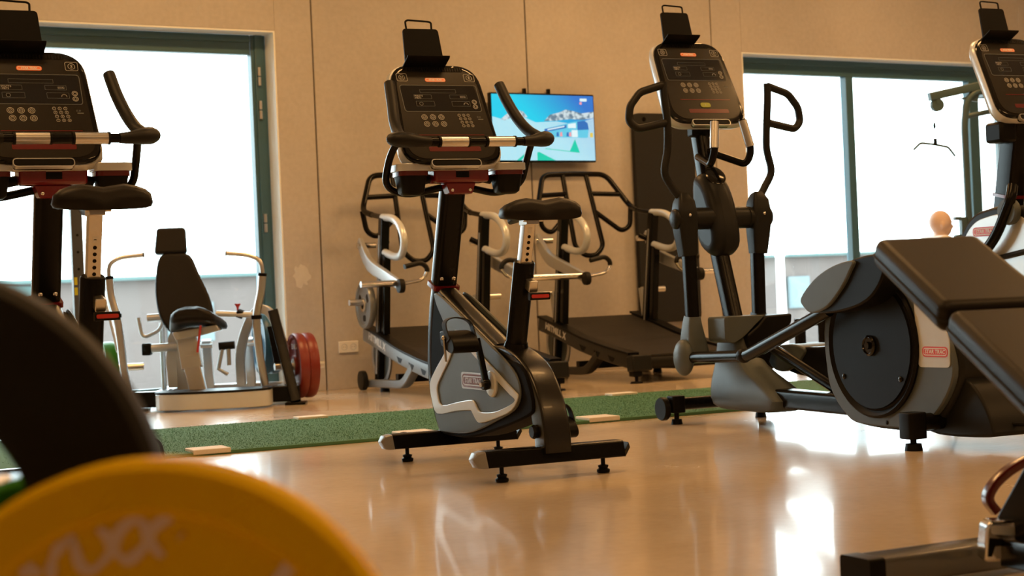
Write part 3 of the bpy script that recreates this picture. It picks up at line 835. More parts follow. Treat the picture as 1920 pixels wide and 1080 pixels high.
def make_trainer(label):
    t = thing('cross_trainer', (0, 0, 0), 0, label, 'cross trainer')
    # rear drive housing
    sil = [(-0.21, 0.30), (-0.215, 0.50), (-0.33, 0.64), (-0.53, 0.705), (-0.72, 0.675), (-0.88, 0.58), (-1.00, 0.46), (-1.05, 0.31), (-1.00, 0.20), (-0.90, 0.10), (-0.80, 0.058), (-0.45, 0.058), (-0.33, 0.10), (-0.245, 0.19)]
    hs = obj('drive_housing', G().prism(spl2(sil), -0.125, 0.125, 'x'), DGREYPL, t, bev=0.02, seg=3)
    for s in (-1, 1):
        cov = [(-0.225, 0.30), (-0.225, 0.48), (-0.34, 0.63), (-0.53, 0.69), (-0.72, 0.66), (-0.87, 0.565), (-0.985, 0.45), (-1.035, 0.31), (-0.985, 0.20), (-0.885, 0.11), (-0.79, 0.07), (-0.45, 0.07), (-0.345, 0.105), (-0.255, 0.195)]
        cc = (-0.555, 0.39)
        obj('side_cover', G().prism(spl2(cov), s * 0.120, s * 0.150, 'x'), GREYPL, hs, bev=0.006)
        obj('label_panel', G().prism(fil2([(-0.82, 0.60), (-0.835, 0.31), (-1.02, 0.312), (-1.02, 0.43), (-0.90, 0.565)], 0.02), s * 0.149, s * 0.1535, 'x'), SILVERPL, hs)
        mm = Matrix.Translation((s * 0.1535, -0.937, 0.37)) @ (Matrix.Rotation(R(-90), 4, 'Z') if s < 0 else Matrix.Rotation(R(90), 4, 'Z')) @ Matrix.Rotation(R(90), 4, 'X')
        logo(hs, mm, 0.15, 0.04, REDINK, WHITE)
        pr = [(0.288, 0.0), (0.290, 0.012), (0.280, 0.020), (0.270, 0.012), (0.262, 0.006), (0.255, 0.010), (0.252, 0.018), (0.02, 0.019)]
        if s < 0:
            pr = [(r_, -h) for r_, h in reversed(pr)]
        dk = obj('disc', G().lathe([(r_, h) for r_, h in pr], (s * 0.149, cc[0], cc[1]), 'x', 48), BLACKPL, hs, ang=30)
        hp = [(0.042, 0), (0.042, 0.012), (0.034, 0.018), (0.030, 0.012), (0.016, 0.012), (0.014, 0.022), (0.003, 0.022)]
        if s < 0: hp = [(r_, -h) for r_, h in reversed(hp)]
        obj('hub_cap', G().lathe(hp, (s * 0.165, cc[0], cc[1]), 'x', 24), GLOSS, hs, ang=30)
        for a in (-35, 215, 90):
            obj('screw', G().ell((s * 0.169, cc[0] + 0.225 * math.cos(R(a)), cc[1] + 0.225 * math.sin(R(a))), (0.005, 0.012, 0.012), 10, 6), GLOSS, hs)
        obj('screw', G().ell((s * 0.151, -0.62, 0.085), (0.004, 0.009, 0.009), 10, 6), BLACKPL, hs)
    # rear base
    rb = [(-0.80, 0.06), (-0.84, 0.20), (-0.93, 0.29), (-1.04, 0.27), (-1.13, 0.19), (-1.18, 0.09), (-1.15, 0.055)]
    obj('rear_cover', G().prism(spl2(rb), -0.10, 0.16, 'x'), DGREYPL, t, bev=0.02, seg=3)
    rs = obj('rear_stabilizer', G().tube([(-0.22, -0.89, 0.105), (0.42, -0.89, 0.105)], 0.033, 16), BLACKMETAL, t)
    for x in (-0.235, 0.40):
        obj('foot_block', G().tube([(x, -0.89, 0.045), (x, -0.89, 0.145)], 1.0, sect=rrect(0.040, 0.040, 0.016), up=(1, 0, 0)), BLACKPL, t, bev=0.004)
        obj('leveling_foot', G().lathe([(0.004, 0), (0.034, 0), (0.030, 0.026), (0.012, 0.028), (0.012, 0.05), (0.003, 0.05)], (x, -0.89, 0), 'z', 18), BLACKPL, t)
    obj('power_cord', G().tube(spl([(0.0, -1.17, 0.10), (0.03, -1.26, 0.09), (0.1, -1.36, 0.02), (0.3, -1.45, 0.008), (0.6, -1.42, 0.008)], 6), 0.008, 8), BLACKPL, t)
    # spine tube and front base
    obj('spine_tube', G().tube([(0, 0.55, 0.135), (0, -0.30, 0.125)], 1.0, sect=rrect(0.052, 0.042, 0.02), up=(1, 0, 0)), BLACKMETAL, t, ang=35)
    obj('lower_brace', G().tube([(0.05, 0.5, 0.36), (0.05, -0.10, 0.15)], 0.024, 12), BLACKMETAL, t)
    rings = []
    for z, y0, y1, hw in [(0.056, 0.28, 0.82, 0.085), (0.12, 0.22, 0.84, 0.10), (0.20, 0.38, 0.84, 0.090), (0.27, 0.54, 0.83, 0.07), (0.36, 0.60, 0.82, 0.060), (0.50, 0.60, 0.80, 0.058)]:
        rings.append([(a, (y0 + y1) / 2 + b, z) for a, b in rrect(hw, (y1 - y0) / 2, 0.055, 5)])
    obj('front_cover', G().rings(rings), GREYPL, t, ang=60, sub=1)
    fs = obj('front_stabilizer', G().tube([(-0.26, 0.89, 0.095), (0.26, 0.89, 0.095)], 0.03, 16), BLACKMETAL, t)
    for s in (-1, 1):
        obj('foot_block', G().tube([(s * 0.235, 0.89, 0.055), (s * 0.235, 0.89, 0.135)], 1.0, sect=rrect(0.034, 0.034, 0.012), up=(1, 0, 0)), BLACKPL, t, bev=0.004)
        obj('leveling_foot', G().lathe([(0.004, 0), (0.028, 0), (0.024, 0.024), (0.012, 0.026), (0.012, 0.06), (0.003, 0.06)], (s * 0.235, 0.89, 0), 'z', 18), BLACKPL, t)
        wl = obj('transport_wheel', G().lathe([(0.030, -0.016), (0.052, -0.016), (0.056, -0.01), (0.056, 0.01), (0.052, 0.016), (0.03, 0.016), (0.03, 0.01), (0.012, 0.010), (0.012, 0.018), (0.002, 0.018)], (s * 0.29, 0.92, 0.075), 'x', 24), BLACKPL, t, ang=30)
        obj('wheel_hub', G().lathe([(0.028, -0.011), (0.028, 0.0115), (0.003, 0.0115)], (s * 0.29, 0.92, 0.075), 'x', 18), SILVERPL, wl)
    # mast
    mp = spl([(0, 0.70, 0.42), (0, 0.765, 0.62), (0, 0.835, 0.84), (0, 0.90, 1.10), (0, 0.965, 1.40)], 5)
    mst = obj('mast', G().tube(mp, 1.0, sect=rrect(0.036, 0.044, 0.028), up=(1, 0, 0)), BLACKMETAL, t, ang=35)
    # hub with cross axle
    hubp = [(0.72, 0.85), (0.74, 1.0), (0.80, 1.13), (0.88, 1.19), (0.95, 1.16), (0.955, 1.0), (0.92, 0.86), (0.85, 0.80), (0.78, 0.79)]
    hb = obj('hub_cover', G().prism(spl2(hubp, 3), -0.075, 0.075, 'x'), DGREYPL, t, bev=0.058, seg=6)
    obj('cross_axle', G().tube([(-0.16, 0.80, 0.97), (0.16, 0.80, 0.97)], 0.052, 20), DGREYPL, hb)
    obj('holder_recess', G().lathe([(0.05, 0), (0.055, 0.01), (0.045, 0.015)], (0, 0.84, 1.17), 'z', 18, Matrix.Translation((0, 0.84, 1.17)) @ Matrix.Rotation(R(55), 4, 'X') @ Matrix.Translation((0, -0.84, -1.17))), GLOSS, hb)
    for s in (-1, 1):
        ar = obj('arm_housing', G().tube([(s * 0.205, 0.80, 1.085), (s * 0.205, 0.79, 1.05), (s * 0.205, 0.79, 0.98), (s * 0.20, 0.79, 0.88), (s * 0.195, 0.79, 0.795)], [0.5, 0.85, 1.05, 0.9, 0.72], sect=rrect(0.050, 0.050, 0.022), up=(1, 0, 0)), DGREYPL, t, ang=50)
        obj('arm_cap', G().tube([(s * 0.14, 0.79, 0.97), (s * 0.255, 0.79, 0.97)], 0.048, 20).ell((s * 0.255, 0.79, 0.97), (0.018, 0.048, 0.048), 16, 8), DGREYPL, ar)
        obj('bolt', G().ell((s * 0.205, 0.735, 0.985), (0.008, 0.006, 0.008), 10, 6), CHROME, ar)
        lo = obj('lower_arm', G().tube([(s * 0.19, 0.79, 0.84), (s * 0.185, 0.79, 0.50)], 1.0, sect=rrect(0.030, 0.028, 0.018), up=(1, 0, 0)), BLACKMETAL, t, ang=35)
        # moving handle with its loop
        y0 = 0.79
        P = [(s * 0.205, y0, 1.05), (s * 0.255, y0 + .01, 1.115), (s * 0.295, y0 + .01, 1.19), (s * 0.275, y0 + .01, 1.30), (s * 0.275, y0, 1.42), (s * 0.285, y0, 1.53), (s * 0.288, y0, 1.612)]
        hd = obj('moving_handle', G().tube(spl(P, 6), 0.0185, 12), GRIP, t)
        L_ = [(s * 0.288, y0, 1.600), (s * 0.410, y0 + .01, 1.565), (s * 0.465, y0 + .01, 1.50), (s * 0.475, y0 + .01, 1.43), (s * 0.435, y0, 1.392), (s * 0.285, y0, 1.422)]
        obj('handle_loop', G().tube(fil(L_, 0.022, 5), 0.0185, 12), GRIP, hd)
        # lower link and joint
        rings = []
        ly, lz = (0.82, 0.325)
        lk = obj('link_housing', G().tube([(s * 0.185, 0.79, 0.51), (s * 0.185, 0.795, 0.47), (s * 0.18, 0.80, 0.38), (s * 0.17, 0.80, 0.30)], [0.6, 0.72, 1.0, 1.1], sect=rrect(0.05, 0.060, 0.025), up=(1, 0, 0)), GREYPL if s < 0 else DGREYPL, t, ang=50)
        obj('joint_cap', G().ell((0, 0, 0), (0.040, 0.072, 0.086), 20, 12, Matrix.Translation((s * 0.235, 0.80, 0.318))), GREYPL if s < 0 else DGREYPL, lk)
    # foot rails and pedals: left high at the back, right low in front
    rail = fil([(-0.22, 0.76, 0.318), (-0.22, 0.28, 0.335), (-0.22, -0.36, 0.535)], 0.05, 6)
    r1 = obj('foot_rail', G().tube(rail, 0.027, 14), BLACKMETAL, t)
    obj('rail_collar', G().ell((-0.22, 0.30, 0.337), (0.034, 0.04, 0.034), 14, 8), BLACKPL, r1)
    obj('foot_rail', G().tube([(-0.16, 0.24, 0.36), (-0.16, -0.36, 0.555)], 0.022, 12), BLACKMETAL, t)
    cow = [(-0.255, 0.588), (-0.275, 0.548), (-0.335, 0.525), (-0.44, 0.552), (-0.54, 0.625), (-0.60, 0.69), (-0.625, 0.725), (-0.57, 0.728), (-0.46, 0.705), (-0.35, 0.66)]
    dk = [(-0.33, 0.53), (-0.50, 0.53), (-0.68, 0.57), (-0.78, 0.65), (-0.80, 0.73), (-0.74, 0.75), (-0.60, 0.735), (-0.50, 0.70), (-0.42, 0.62)]
    pd = obj('pedal', G().prism(spl2(dk), -0.27, -0.11, 'x'), BLACKPL, t, bev=0.008)
    obj('pedal_cowl', G().prism(spl2(cow), -0.285, -0.12, 'x'), GREYPL, pd, bev=0.015, seg=3)
    rail = fil([(0.22, 0.76, 0.318), (0.22, 0.55, 0.30), (0.22, -0.15, 0.22)], 0.05, 6)
    obj('foot_rail', G().tube(rail, 0.027, 14), BLACKMETAL, t)
    cow = [(0.655, 0.335), (0.645, 0.29), (0.60, 0.248), (0.52, 0.238), (0.43, 0.262), (0.36, 0.31), (0.34, 0.345), (0.42, 0.365), (0.55, 0.36)]
    dk = [(0.50, 0.25), (0.35, 0.22), (0.12, 0.21), (0.02, 0.25), (0.0, 0.34), (0.08, 0.365), (0.25, 0.355), (0.40, 0.345)]
    pd = obj('pedal', G().prism(spl2(dk), 0.14, 0.30, 'x'), BLACKPL, t, bev=0.008)
    obj('pedal_cowl', G().prism(spl2(cow), 0.13, 0.31, 'x'), GREYPL, pd, bev=0.015, seg=3)
    # step cowl on the right of the mast
    cow = [(-0.145, 0.505), (-0.145, 0.395), (-0.10, 0.38), (-0.04, 0.41), (0.02, 0.46), (0.08, 0.505)]
    fc = obj('step_cowl', G().prism(fil2(cow, 0.015), 0.57, 0.72, 'y'), GREYPL, t, bev=0.012)
    dk = [(-0.03, 0.415), (0.03, 0.455), (0.075, 0.50), (0.22, 0.505), (0.215, 0.46), (0.15, 0.40), (0.10, 0.33), (0.07, 0.24), (-0.01, 0.24), (-0.02, 0.36)]
    obj('step_body', G().prism(fil2(dk, 0.012), 0.56, 0.74, 'y'), BLACKPL, fc, bev=0.008)
    # fixed grips below the console
    u = fil([(-0.085, 0.68, 1.42), (-0.105, 0.66, 1.27), (-0.115, 0.68, 1.215), (-0.05, 0.90, 1.27)], 0.04, 6)
    f1 = obj('fixed_handle', G().tube(u, 0.0175, 12), BLACKMETAL, t)
    u = fil([(0.085, 0.71, 1.43), (0.118, 0.69, 1.28), (0.10, 0.71, 1.215), (0.01, 0.92, 1.30)], 0.04, 6)
    f2 = obj('fixed_handle', G().tube(u, 0.0175, 12), BLACKMETAL, t)
    obj('pulse_grip', G().tube([(-0.086, 0.679, 1.415), (-0.104, 0.662, 1.29)], 0.021, 16), STEEL, f1)
    obj('pulse_grip', G().tube([(0.087, 0.709, 1.425), (0.113, 0.692, 1.30)], 0.021, 16), STEEL, f2)
    obj('console_neck', G().box((0, 0.95, 1.42), (0.12, 0.06, 0.10)), BLACKPL, t, bev=0.01)
    console(t, (-0.005, 1.06, 1.835), 27, wt=0.36, wb=0.41)
    return t


EF = Frame(4.89, 5.54, -6.5)
tr = make_trainer('grey and black cross trainer with a big black disc, in front of the right window')
tr.location = EF.o
tr.rotation_euler = (0, 0, EF.rz)


# ------------------------------------------------------------------ climber at the right edge
def make_climber(label):
    t = thing('stair_climber', (0, 0, 0), 0, label, 'stair climber')
    sil = [(0.30, 0.06), (0.42, 0.35), (0.34, 0.62), (0.24, 0.80), (0.18, 0.895), (0.10, 0.95), (-0.06, 0.975), (-0.25, 0.96), (-0.33, 0.90), (-0.36, 0.70), (-0.42, 0.35), (-0.38, 0.06)]
    h = obj('housing', G().prism(fil2(sil, 0.05, 5), -0.18, 0.18, 'x'), DGREYPL, t, bev=0.015)
    for s in (-1, 1):
        inn = [(0.27, 0.12), (0.375, 0.35), (0.305, 0.61), (0.205, 0.78), (0.15, 0.865), (0.08, 0.912), (-0.06, 0.935), (-0.23, 0.92), (-0.29, 0.87), (-0.31, 0.68), (-0.37, 0.35), (-0.34, 0.12)]
        obj('side_panel', G().prism(fil2(inn, 0.04, 5), s * 0.178, s * 0.187, 'x'), SILVERPL, h, bev=0.003)
        mm = Matrix.Translation((s * 0.188, 0.02, 0.855)) @ (Matrix.Rotation(R(-90), 4, 'Z') if s < 0 else Matrix.Rotation(R(90), 4, 'Z')) @ Matrix.Rotation(R(90), 4, 'X')
        logo(h, mm, 0.18, 0.045, REDINK, WHITE)
        a = obj('pedal_arm', G().tube(fil([(s * 0.24, 0.20, 0.62), (s * 0.24, -0.10, 0.80), (s * 0.23, -0.22, 1.0), (s * 0.2, -0.2, 1.06)], 0.1, 6), 0.026, 12), BLACKMETAL, t)
        obj('pedal', G().box((s * 0.25, -0.45, 0.30), (0.16, 0.36, 0.05)), BLACKPL, t, bev=0.012)
        obj('arm_joint', G().lathe([(0.06, -0.02), (0.065, 0), (0.06, 0.02)], (s * 0.21, -0.18, 0.94), 'x', 20), GREYPL, a)
        obj('trim_bar', G().tube([(s * 0.192, 0.30, 0.675), (s * 0.192, -0.35, 0.76)], 0.014, 8), DGREYPL, h)
    obj('base_frame', G().box((0, 0, 0.05), (0.5, 1.1, 0.06)), BLACKMETAL, t, bev=0.01)
    for x in (-0.22, 0.22):
        for y in (-0.5, 0.5):
            obj('leveling_foot', G().lathe([(0.004, 0), (0.026, 0), (0.02, 0.022)], (x, y, 0), 'z', 14), BLACKPL, t)
    ms = obj('mast', G().tube([(0, 0.08, 0.90), (0, -0.03, 1.42)], 1.0, sect=rrect(0.05, 0.055, 0.012), up=(1, 0, 0)), BLACKMETAL, t, ang=35)
    obj('mast_band', G().tube([(0, 0.055, 1.02), (0, 0.052, 1.035)], 1.0, sect=rrect(0.058, 0.063, 0.014), up=(1, 0, 0)), RED, ms)
    obj('cup_holder', G().box((-0.10, -0.02, 1.33), (0.10, 0.12, 0.10)), BLACKPL, t, bev=0.015)
    console(t, (0.035, 0.10, 1.80), 27, wt=0.36, wb=0.41)
    for s in (-1, 1):
        obj('handrail', G().tube(fil([(s * 0.20, 0.05, 0.95), (s * 0.34, 0.0, 1.30), (s * 0.36, -0.45, 1.22), (s * 0.36, -0.65, 0.95)], 0.08, 6), 0.018, 12), BLACKMETAL, t) if s > 0 else None
    return t


SF = Frame(6.35, 5.75, -6.5)
cl = make_climber('stair climber with white side panel and tilted console, cut by the right edge')
cl.location = SF.o
cl.rotation_euler = (0, 0, SF.rz)


# ------------------------------------------------------------------ curved treadmills with push frames
def make_mill(label, RAILM):
    t = thing('curved_treadmill', (0, 0, 0), 0, label, 'treadmill', 'curved treadmills against the concrete wall')
    W = 0.85
    ct = [(0.78, 0.40), (0.45, 0.335), (0.1, 0.255), (-0.3, 0.19), (-0.66, 0.145)]          # height of the rail's centre along y

    def zc(y):
        for (a, b), (c, d) in zip(ct[:-1], ct[1:]):
            if y >= c: return d + (b - d) * (y - c) / (a - c)
        return ct[-1][1]
    for x in (0.03, W - 0.03):
        pts = spl([(x, y, z) for y, z in ct], 4)
        rl = obj('side_rail', G().tube(pts, 1.0, sect=rrect(0.05, 0.03, 0.008), up=(0, 0, 1)), RAILM if x < 0.4 else DGREYPL, t, ang=35)
        obj('rail_top', G().tube([p + V((0, 0, 0.055)) for p in pts], 1.0, sect=rrect(0.008, 0.042, 0.004), up=(0, 0, 1)), BLACKPL, rl, ang=35)
        obj('end_block', G().box((x + (0.02 if x < .4 else -0.02), -0.70, 0.135), (0.15, 0.10, 0.11), (R(-6), 0, 0)), DGREYPL, t, bev=0.012)
        for k in range(3):
            y = 0.05 - 0.22 * k
            zz = zc(y)
            obj('rail_slot', G().prism([(y - 0.05, zz - 0.01), (y + 0.05, zz + 0.008), (y + 0.02, zz - 0.032), (y - 0.02, zz - 0.038)], (x - 0.0315) if x < .4 else x + 0.03, (x - 0.030) if x < .4 else x + 0.0315, 'x'), BLACKPL, rl)
        # bent support leg
        leg = fil([(x, -0.17, 0.19), (x, 0.03, 0.065), (x, 0.72, 0.05)], 0.09, 6)
        obj('support_leg', G().tube(leg, 1.0, sect=rrect(0.035, 0.028, 0.012), up=(1, 0, 0)), RAILM if x < 0.4 else BLACKMETAL, t, ang=35)
        obj('leveling_foot', G().lathe([(0.004, 0), (0.045, 0), (0.04, 0.012), (0.012, 0.014), (0.012, 0.09), (0.004, 0.09)], (x, -0.69, 0), 'z', 16), BLACKPL, t)
        obj('foot_bracket', G().box((x, -0.68, 0.075), (0.07, 0.07, 0.06)), BLACKMETAL, t, bev=0.006)
        obj('leveling_foot', G().lathe([(0.004, 0), (0.035, 0), (0.03, 0.03)], (x, 0.45, 0), 'z', 14), BLACKPL, t)
        wl = obj('transport_wheel', G().lathe([(0.045, -0.02), (0.068, -0.018), (0.07, 0), (0.068, 0.018), (0.045, 0.02)], (x - 0.06 if x < .4 else x + .06, 0.74, 0.072), 'x', 22), DGREYPL, t)
        obj('wheel_hub', G().lathe([(0.045, -0.015), (0.045, 0.015)], (x - 0.06 if x < .4 else x + .06, 0.74, 0.072), 'x', 18), SILVER, wl)
    # text on the left rail
    dirv = V((0, -0.33, -0.08)).normalized()
    up = V((0, 0, 1)); up = (up - dirv * up.dot(dirv)).normalized()
    m = Matrix((dirv, up, dirv.cross(up))).transposed().to_4x4()
    m.translation = V((-0.0015, 0.49, 0.347))
    rl = [o for o in bpy.data.objects if o.parent == t and o.name.startswith('side_rail')][0]
    obj('lettering', G().text('HIITMILL X', 0.072, m, 0.001, 0.0, 0.0012), WHITE, rl)
    # belt of slats
    ys = []
    y = 0.74
    while y > -0.68:
        ys.append(y); y -= 0.045
    for y in ys:
        z0, z1 = zc(y) + 0.045, zc(y - 0.042) + 0.045
        o = obj('slat', G().add([(0.075, y, z0), (W - 0.075, y, z0), (W - 0.075, y - 0.042, z1), (0.075, y - 0.042, z1), (0.075, y, z0 - 0.012), (W - 0.075, y, z0 - 0.012), (W - 0.075, y - 0.042, z1 - 0.012), (0.075, y - 0.042, z1 - 0.012)],
                     [(0, 3, 2, 1), (4, 5, 6, 7), (0, 1, 5, 4), (1, 2, 6, 5), (2, 3, 7, 6), (3, 0, 4, 7)]), SLATM, t)
    # drums and the front guard disc
    obj('drum', G().tube([(0.08, -0.66, 0.14), (W - 0.08, -0.66, 0.14)], 0.05, 18), RUBBER, t)
    obj('drum', G().tube([(0.08, 0.74, 0.35), (W - 0.08, 0.74, 0.35)], 0.08, 18), RUBBER, t)
    obj('flywheel_guard', G().ringprism([(0.60 + a, 0.245 + b) for a, b in circ(0.20, 36)], [(0.60 + a, 0.245 + b) for a, b in circ(0.165, 36)], 0.062, 0.078, 'x'), SILVER, t, bev=0.003)
    obj('flywheel', G().prism([(0.60 + a, 0.245 + b) for a, b in circ(0.165, 36)], 0.066, 0.076, 'x'), GREYPL, t)
    obj('cross_bar', G().box((W / 2, 0.2, 0.10), (W - 0.06, 0.06, 0.06)), BLACKMETAL, t, bev=0.005)
    # uprights
    for s in (-1, 1):
        x = W / 2 + s * 0.375
        up_ = obj('upright', G().tube([(x, 0.60, 0.06), (x, 0.375, 1.20)], 1.0, sect=rrect(0.03, 0.038, 0.008), up=(1, 0, 0)), BLACKMETAL, t, ang=35)
        obj('upright_rear_post', G().tube([(x, 0.44, 0.40), (x, 0.36, 0.95)], 1.0, sect=rrect(0.024, 0.026, 0.006), up=(1, 0, 0)), BLACKMETAL, up_, ang=35)
        obj('upright_edge', G().tube([(x - 0.031, 0.58, 0.12), (x - 0.031, 0.40, 1.08)], 0.008, 6), SILVER, up_)
        # upper push frame, mirrored halves
        A, B = V((W / 2 + s * 0.27, 0.93, 1.535)), V((W / 2 + s * 0.395, 0.77, 1.27))
        fr_ = obj('push_frame', G().tube(fil([V((W / 2, 0.93, 1.54)), A, B, V((x, 0.62, 1.235))], 0.07, 6), 0.021, 12), BLACKMETAL, t)
        I0, I1 = V((W / 2 + s * 0.10, 0.93, 1.535)), V((W / 2 + s * 0.12, 0.72, 0.97))
        obj('frame_bar', G().tube(fil([I0, I1, V((W / 2 + s * 0.05, 0.70, 0.905)), V((W / 2, 0.70, 0.90))], 0.05, 6), 0.019, 12), BLACKMETAL, fr_)
        Am = A.lerp(B, 0.45)
        obj('frame_bar', G().tube([I0.lerp(I1, 0.27), A.lerp(B, 0.62)], 0.019, 12), BLACKMETAL, fr_)
        obj('frame_bar', G().tube(fil([I0.lerp(I1, 0.52), V((W / 2 + s * 0.30, 0.75, 1.08)), V((W / 2 + s * 0.375, 0.75, 1.12)), B], 0.05, 6), 0.019, 12), BLACKMETAL, fr_)
        obj('frame_bar', G().tube([V((x, 0.62, 1.235)), V((x, 0.37, 1.20))], 0.0185, 12), BLACKMETAL, fr_)
        # grey curved side grip
        cg = spl([(x, 0.40, 1.205), (x, 0.20, 1.185), (x, 0.06, 1.12), (x, 0.00, 1.03), (x, 0.05, 0.945), (x, 0.18, 0.925), (x, 0.40, 0.965)], 6)
        obj('curved_grip', G().tube(cg, 0.026, 14), SILVERPL, up_)
        obj('cross_tube', G().tube([(x, 0.45, 1.0), (x - s * 0.06, 0.50, 1.04)], 0.02), BLACKMETAL, up_)
        # weight arm with chrome roller
        xo = W / 2 + s * 0.46
        ap = spl([(xo, 0.66, 1.06), (xo, 0.58, 0.97), (xo, 0.44, 0.875), (xo, 0.16, 0.80), (xo, -0.10, 0.735)], 4)
        am = obj('weight_arm', G().tube(ap, [0.7, 1.0, 1.1, 0.95, 0.8], sect=rrect(0.042, 0.02, 0.012), up=(0, 0, 1)), SILVER, t, ang=40)
        obj('pivot', G().tube([(xo - s * 0.10, 0.62, 1.02), (xo + s * 0.035, 0.62, 1.02)], 0.022, 14), CHROME, am)
        obj('roller', G().tube([(xo, -0.08, 0.745), (xo + s * 0.26, -0.08, 0.745)], 0.022, 16), CHROME, am)
        obj('roller_stop', G().lathe([(0.03, -0.02), (0.045, -0.018), (0.048, 0), (0.045, 0.018), (0.03, 0.02)], (xo, -0.13, 0.725), 'x', 20), RUBBER, am)
        jh = fil([(xo - s * 0.02, -0.12, 0.74), (xo - s * 0.16, -0.13, 0.76), (xo - s * 0.20, -0.13, 0.83), (xo - s * 0.15, -0.14, 0.875), (xo - s * 0.02, -0.16, 0.85)], 0.045, 5)
        obj('pull_handle', G().tube(jh[:9], 0.012, 10), CHROME, am)
        obj('handle_grip', G().tube(jh[8:], 0.017, 12), GRIP, am)
        obj('plate_peg', G().tube([(x, 0.61, 0.625), (x + s * 0.20, 0.61, 0.625)], 0.022, 16), STEEL, t)
        obj('peg_bracket', G().tube([(x, 0.55, 0.36), (x, 0.60, 0.64)], 1.0, sect=rrect(0.02, 0.03, 0.008), up=(1, 0, 0)), SILVER, t)
    return t


SLATM = mat('slat_rubber', (0.022, 0.020, 0.018), 0.55, noise=0.2, spec=0.3)
DARKRAIL = mat('dark_rail_paint', (0.018, 0.019, 0.02), 0.3, spec=0.35)
LITRAIL_PLATE = mat('lit_rail_and_plate_grey', (0.22, 0.24, 0.25), 0.3, 0.4)  # window sheen on the dark rail painted as grey; also the plate's own grey


def small_plate(name, r, th, mt, label, cat, group, hub=STEEL, slots=3):
    t = thing(name, (0, 0, 0), 0, label, cat, group)
    prof = [(0.028, -th * .5), (r * .30, -th * .5), (r * .34, -th * .30), (r * .80, -th * .30), (r * .86, -th * .5), (r * .97, -th * .5), (r, -th * .3), (r, th * .3), (r * .97, th * .5), (r * .86, th * .5), (r * .80, th * .30), (r * .34, th * .30), (r * .30, th * .5), (0.028, th * .5)]
    obj('rim', G().lathe(prof, (0, 0, 0), 'x', 40, cap=False).lathe([(0.026, -th * .4), (0.026, th * .4)], (0, 0, 0), 'x', 16, cap=False), mt, t, ang=35)
    obj('hub', G().lathe([(0.027, -th * .54), (0.045, -th * .54), (0.047, -th * .45)], (0, 0, 0), 'x', 24, cap=False).lathe([(0.047, th * .45), (0.045, th * .54), (0.027, th * .54)], (0, 0, 0), 'x', 24, cap=False), hub, t)
    for k in range(slots):
        a = 2 * PI * k / slots + 0.5
        pr = [(p.x, p.y) for p in fil([(r * .58 * math.cos(a + d) + q * math.cos(a), r * .58 * math.sin(a + d) + q * math.sin(a), 0) for d, q in [(-.32, -.022), (.32, -.022), (.32, .022), (-.32, .022)]], 0.018, 4, True)]
        obj('grip_slot', G().prism(pr, -th * .31, th * .31, 'x'), BLACKPL if mt is not BLACKPL else STEEL, t)
    return t


T1 = Frame(5.13, 10.0, -7)
T2 = Frame(6.60, 10.0, -7)
mill1 = make_mill('curved treadmill with push frame, left one, a grey plate on its left peg', LITRAIL_PLATE)
mill2 = make_mill('x', DARKRAIL)
mill1.location = T1.o; mill1.rotation_euler = (0, 0, T1.rz)
mill2.location = T2.o; mill2.rotation_euler = (0, 0, T2.rz)
mill2['label'] = 'curved treadmill with push frame, right one, under the television and the black mat'
pl = small_plate('weight_plate', 0.165, 0.045, LITRAIL_PLATE, 'grey weight plate with grip slots on the left peg of the left treadmill', 'weight plate', None, CHROME)
pl.location = T1.m @ V((-0.03, 0.61, 0.645 - 0.042)) ; pl.rotation_euler = (0, 0, T1.rz)

# ------------------------------------------------------------------ black mat, television, sockets
MATF = mat('black_foam', (0.006, 0.0065, 0.007), 0.75, noise=0.2, bump=0.2, bscale=200)
t = thing('exercise_mat', (8.115, WY - 0.045, 0), 0, 'tall black foam exercise mat hanging flat on the concrete wall', 'mat')
obj('mat_sheet', G().prism(rr(0.60, 1.69, 0.06, 0, 1.195, 5), -0.022, 0.022, 'y'), MATF, t, bev=0.006)
for sx in (-0.2, 0.2):
    obj('eyelet', G().lathe([(0.012, -0.001), (0.018, -0.001), (0.018, 0.001), (0.012, 0.001)], (sx, -0.0235, 1.99), 'y', 16), BLACKMETAL, t)
    obj('hook', G().box((sx, 0.02, 2.0), (0.02, 0.022, 0.03)), STEEL, t)

tv = thing('television', (6.935, WY - 0.09, 1.905), 0, 'flat television on the concrete wall showing a snowy mountain scene', 'television')
obj('tv_body', G().box((0, 0, 0), (0.945, 0.045, 0.53)), BLACKPL, tv, bev=0.006)
obj('wall_bracket', G().box((0, 0.05, 0), (0.3, 0.06, 0.3)).box((-0.12, 0.055, 0.24), (0.02, 0.03, 0.14)).box((0.1, 0.055, 0.24), (0.02, 0.03, 0.14)), BLACKMETAL, tv)


def emi(name, c, s=1.0):
    m = bpy.data.materials.new(name); m.use_nodes = True
    b = m.node_tree.nodes['Principled BSDF']
    b.inputs['Base Color'].default_value = (0.01, 0.01, 0.01, 1); b.inputs['Roughness'].default_value = 0.3
    b.inputs['Emission Color'].default_value = (*c, 1); b.inputs['Emission Strength'].default_value = s
    return m


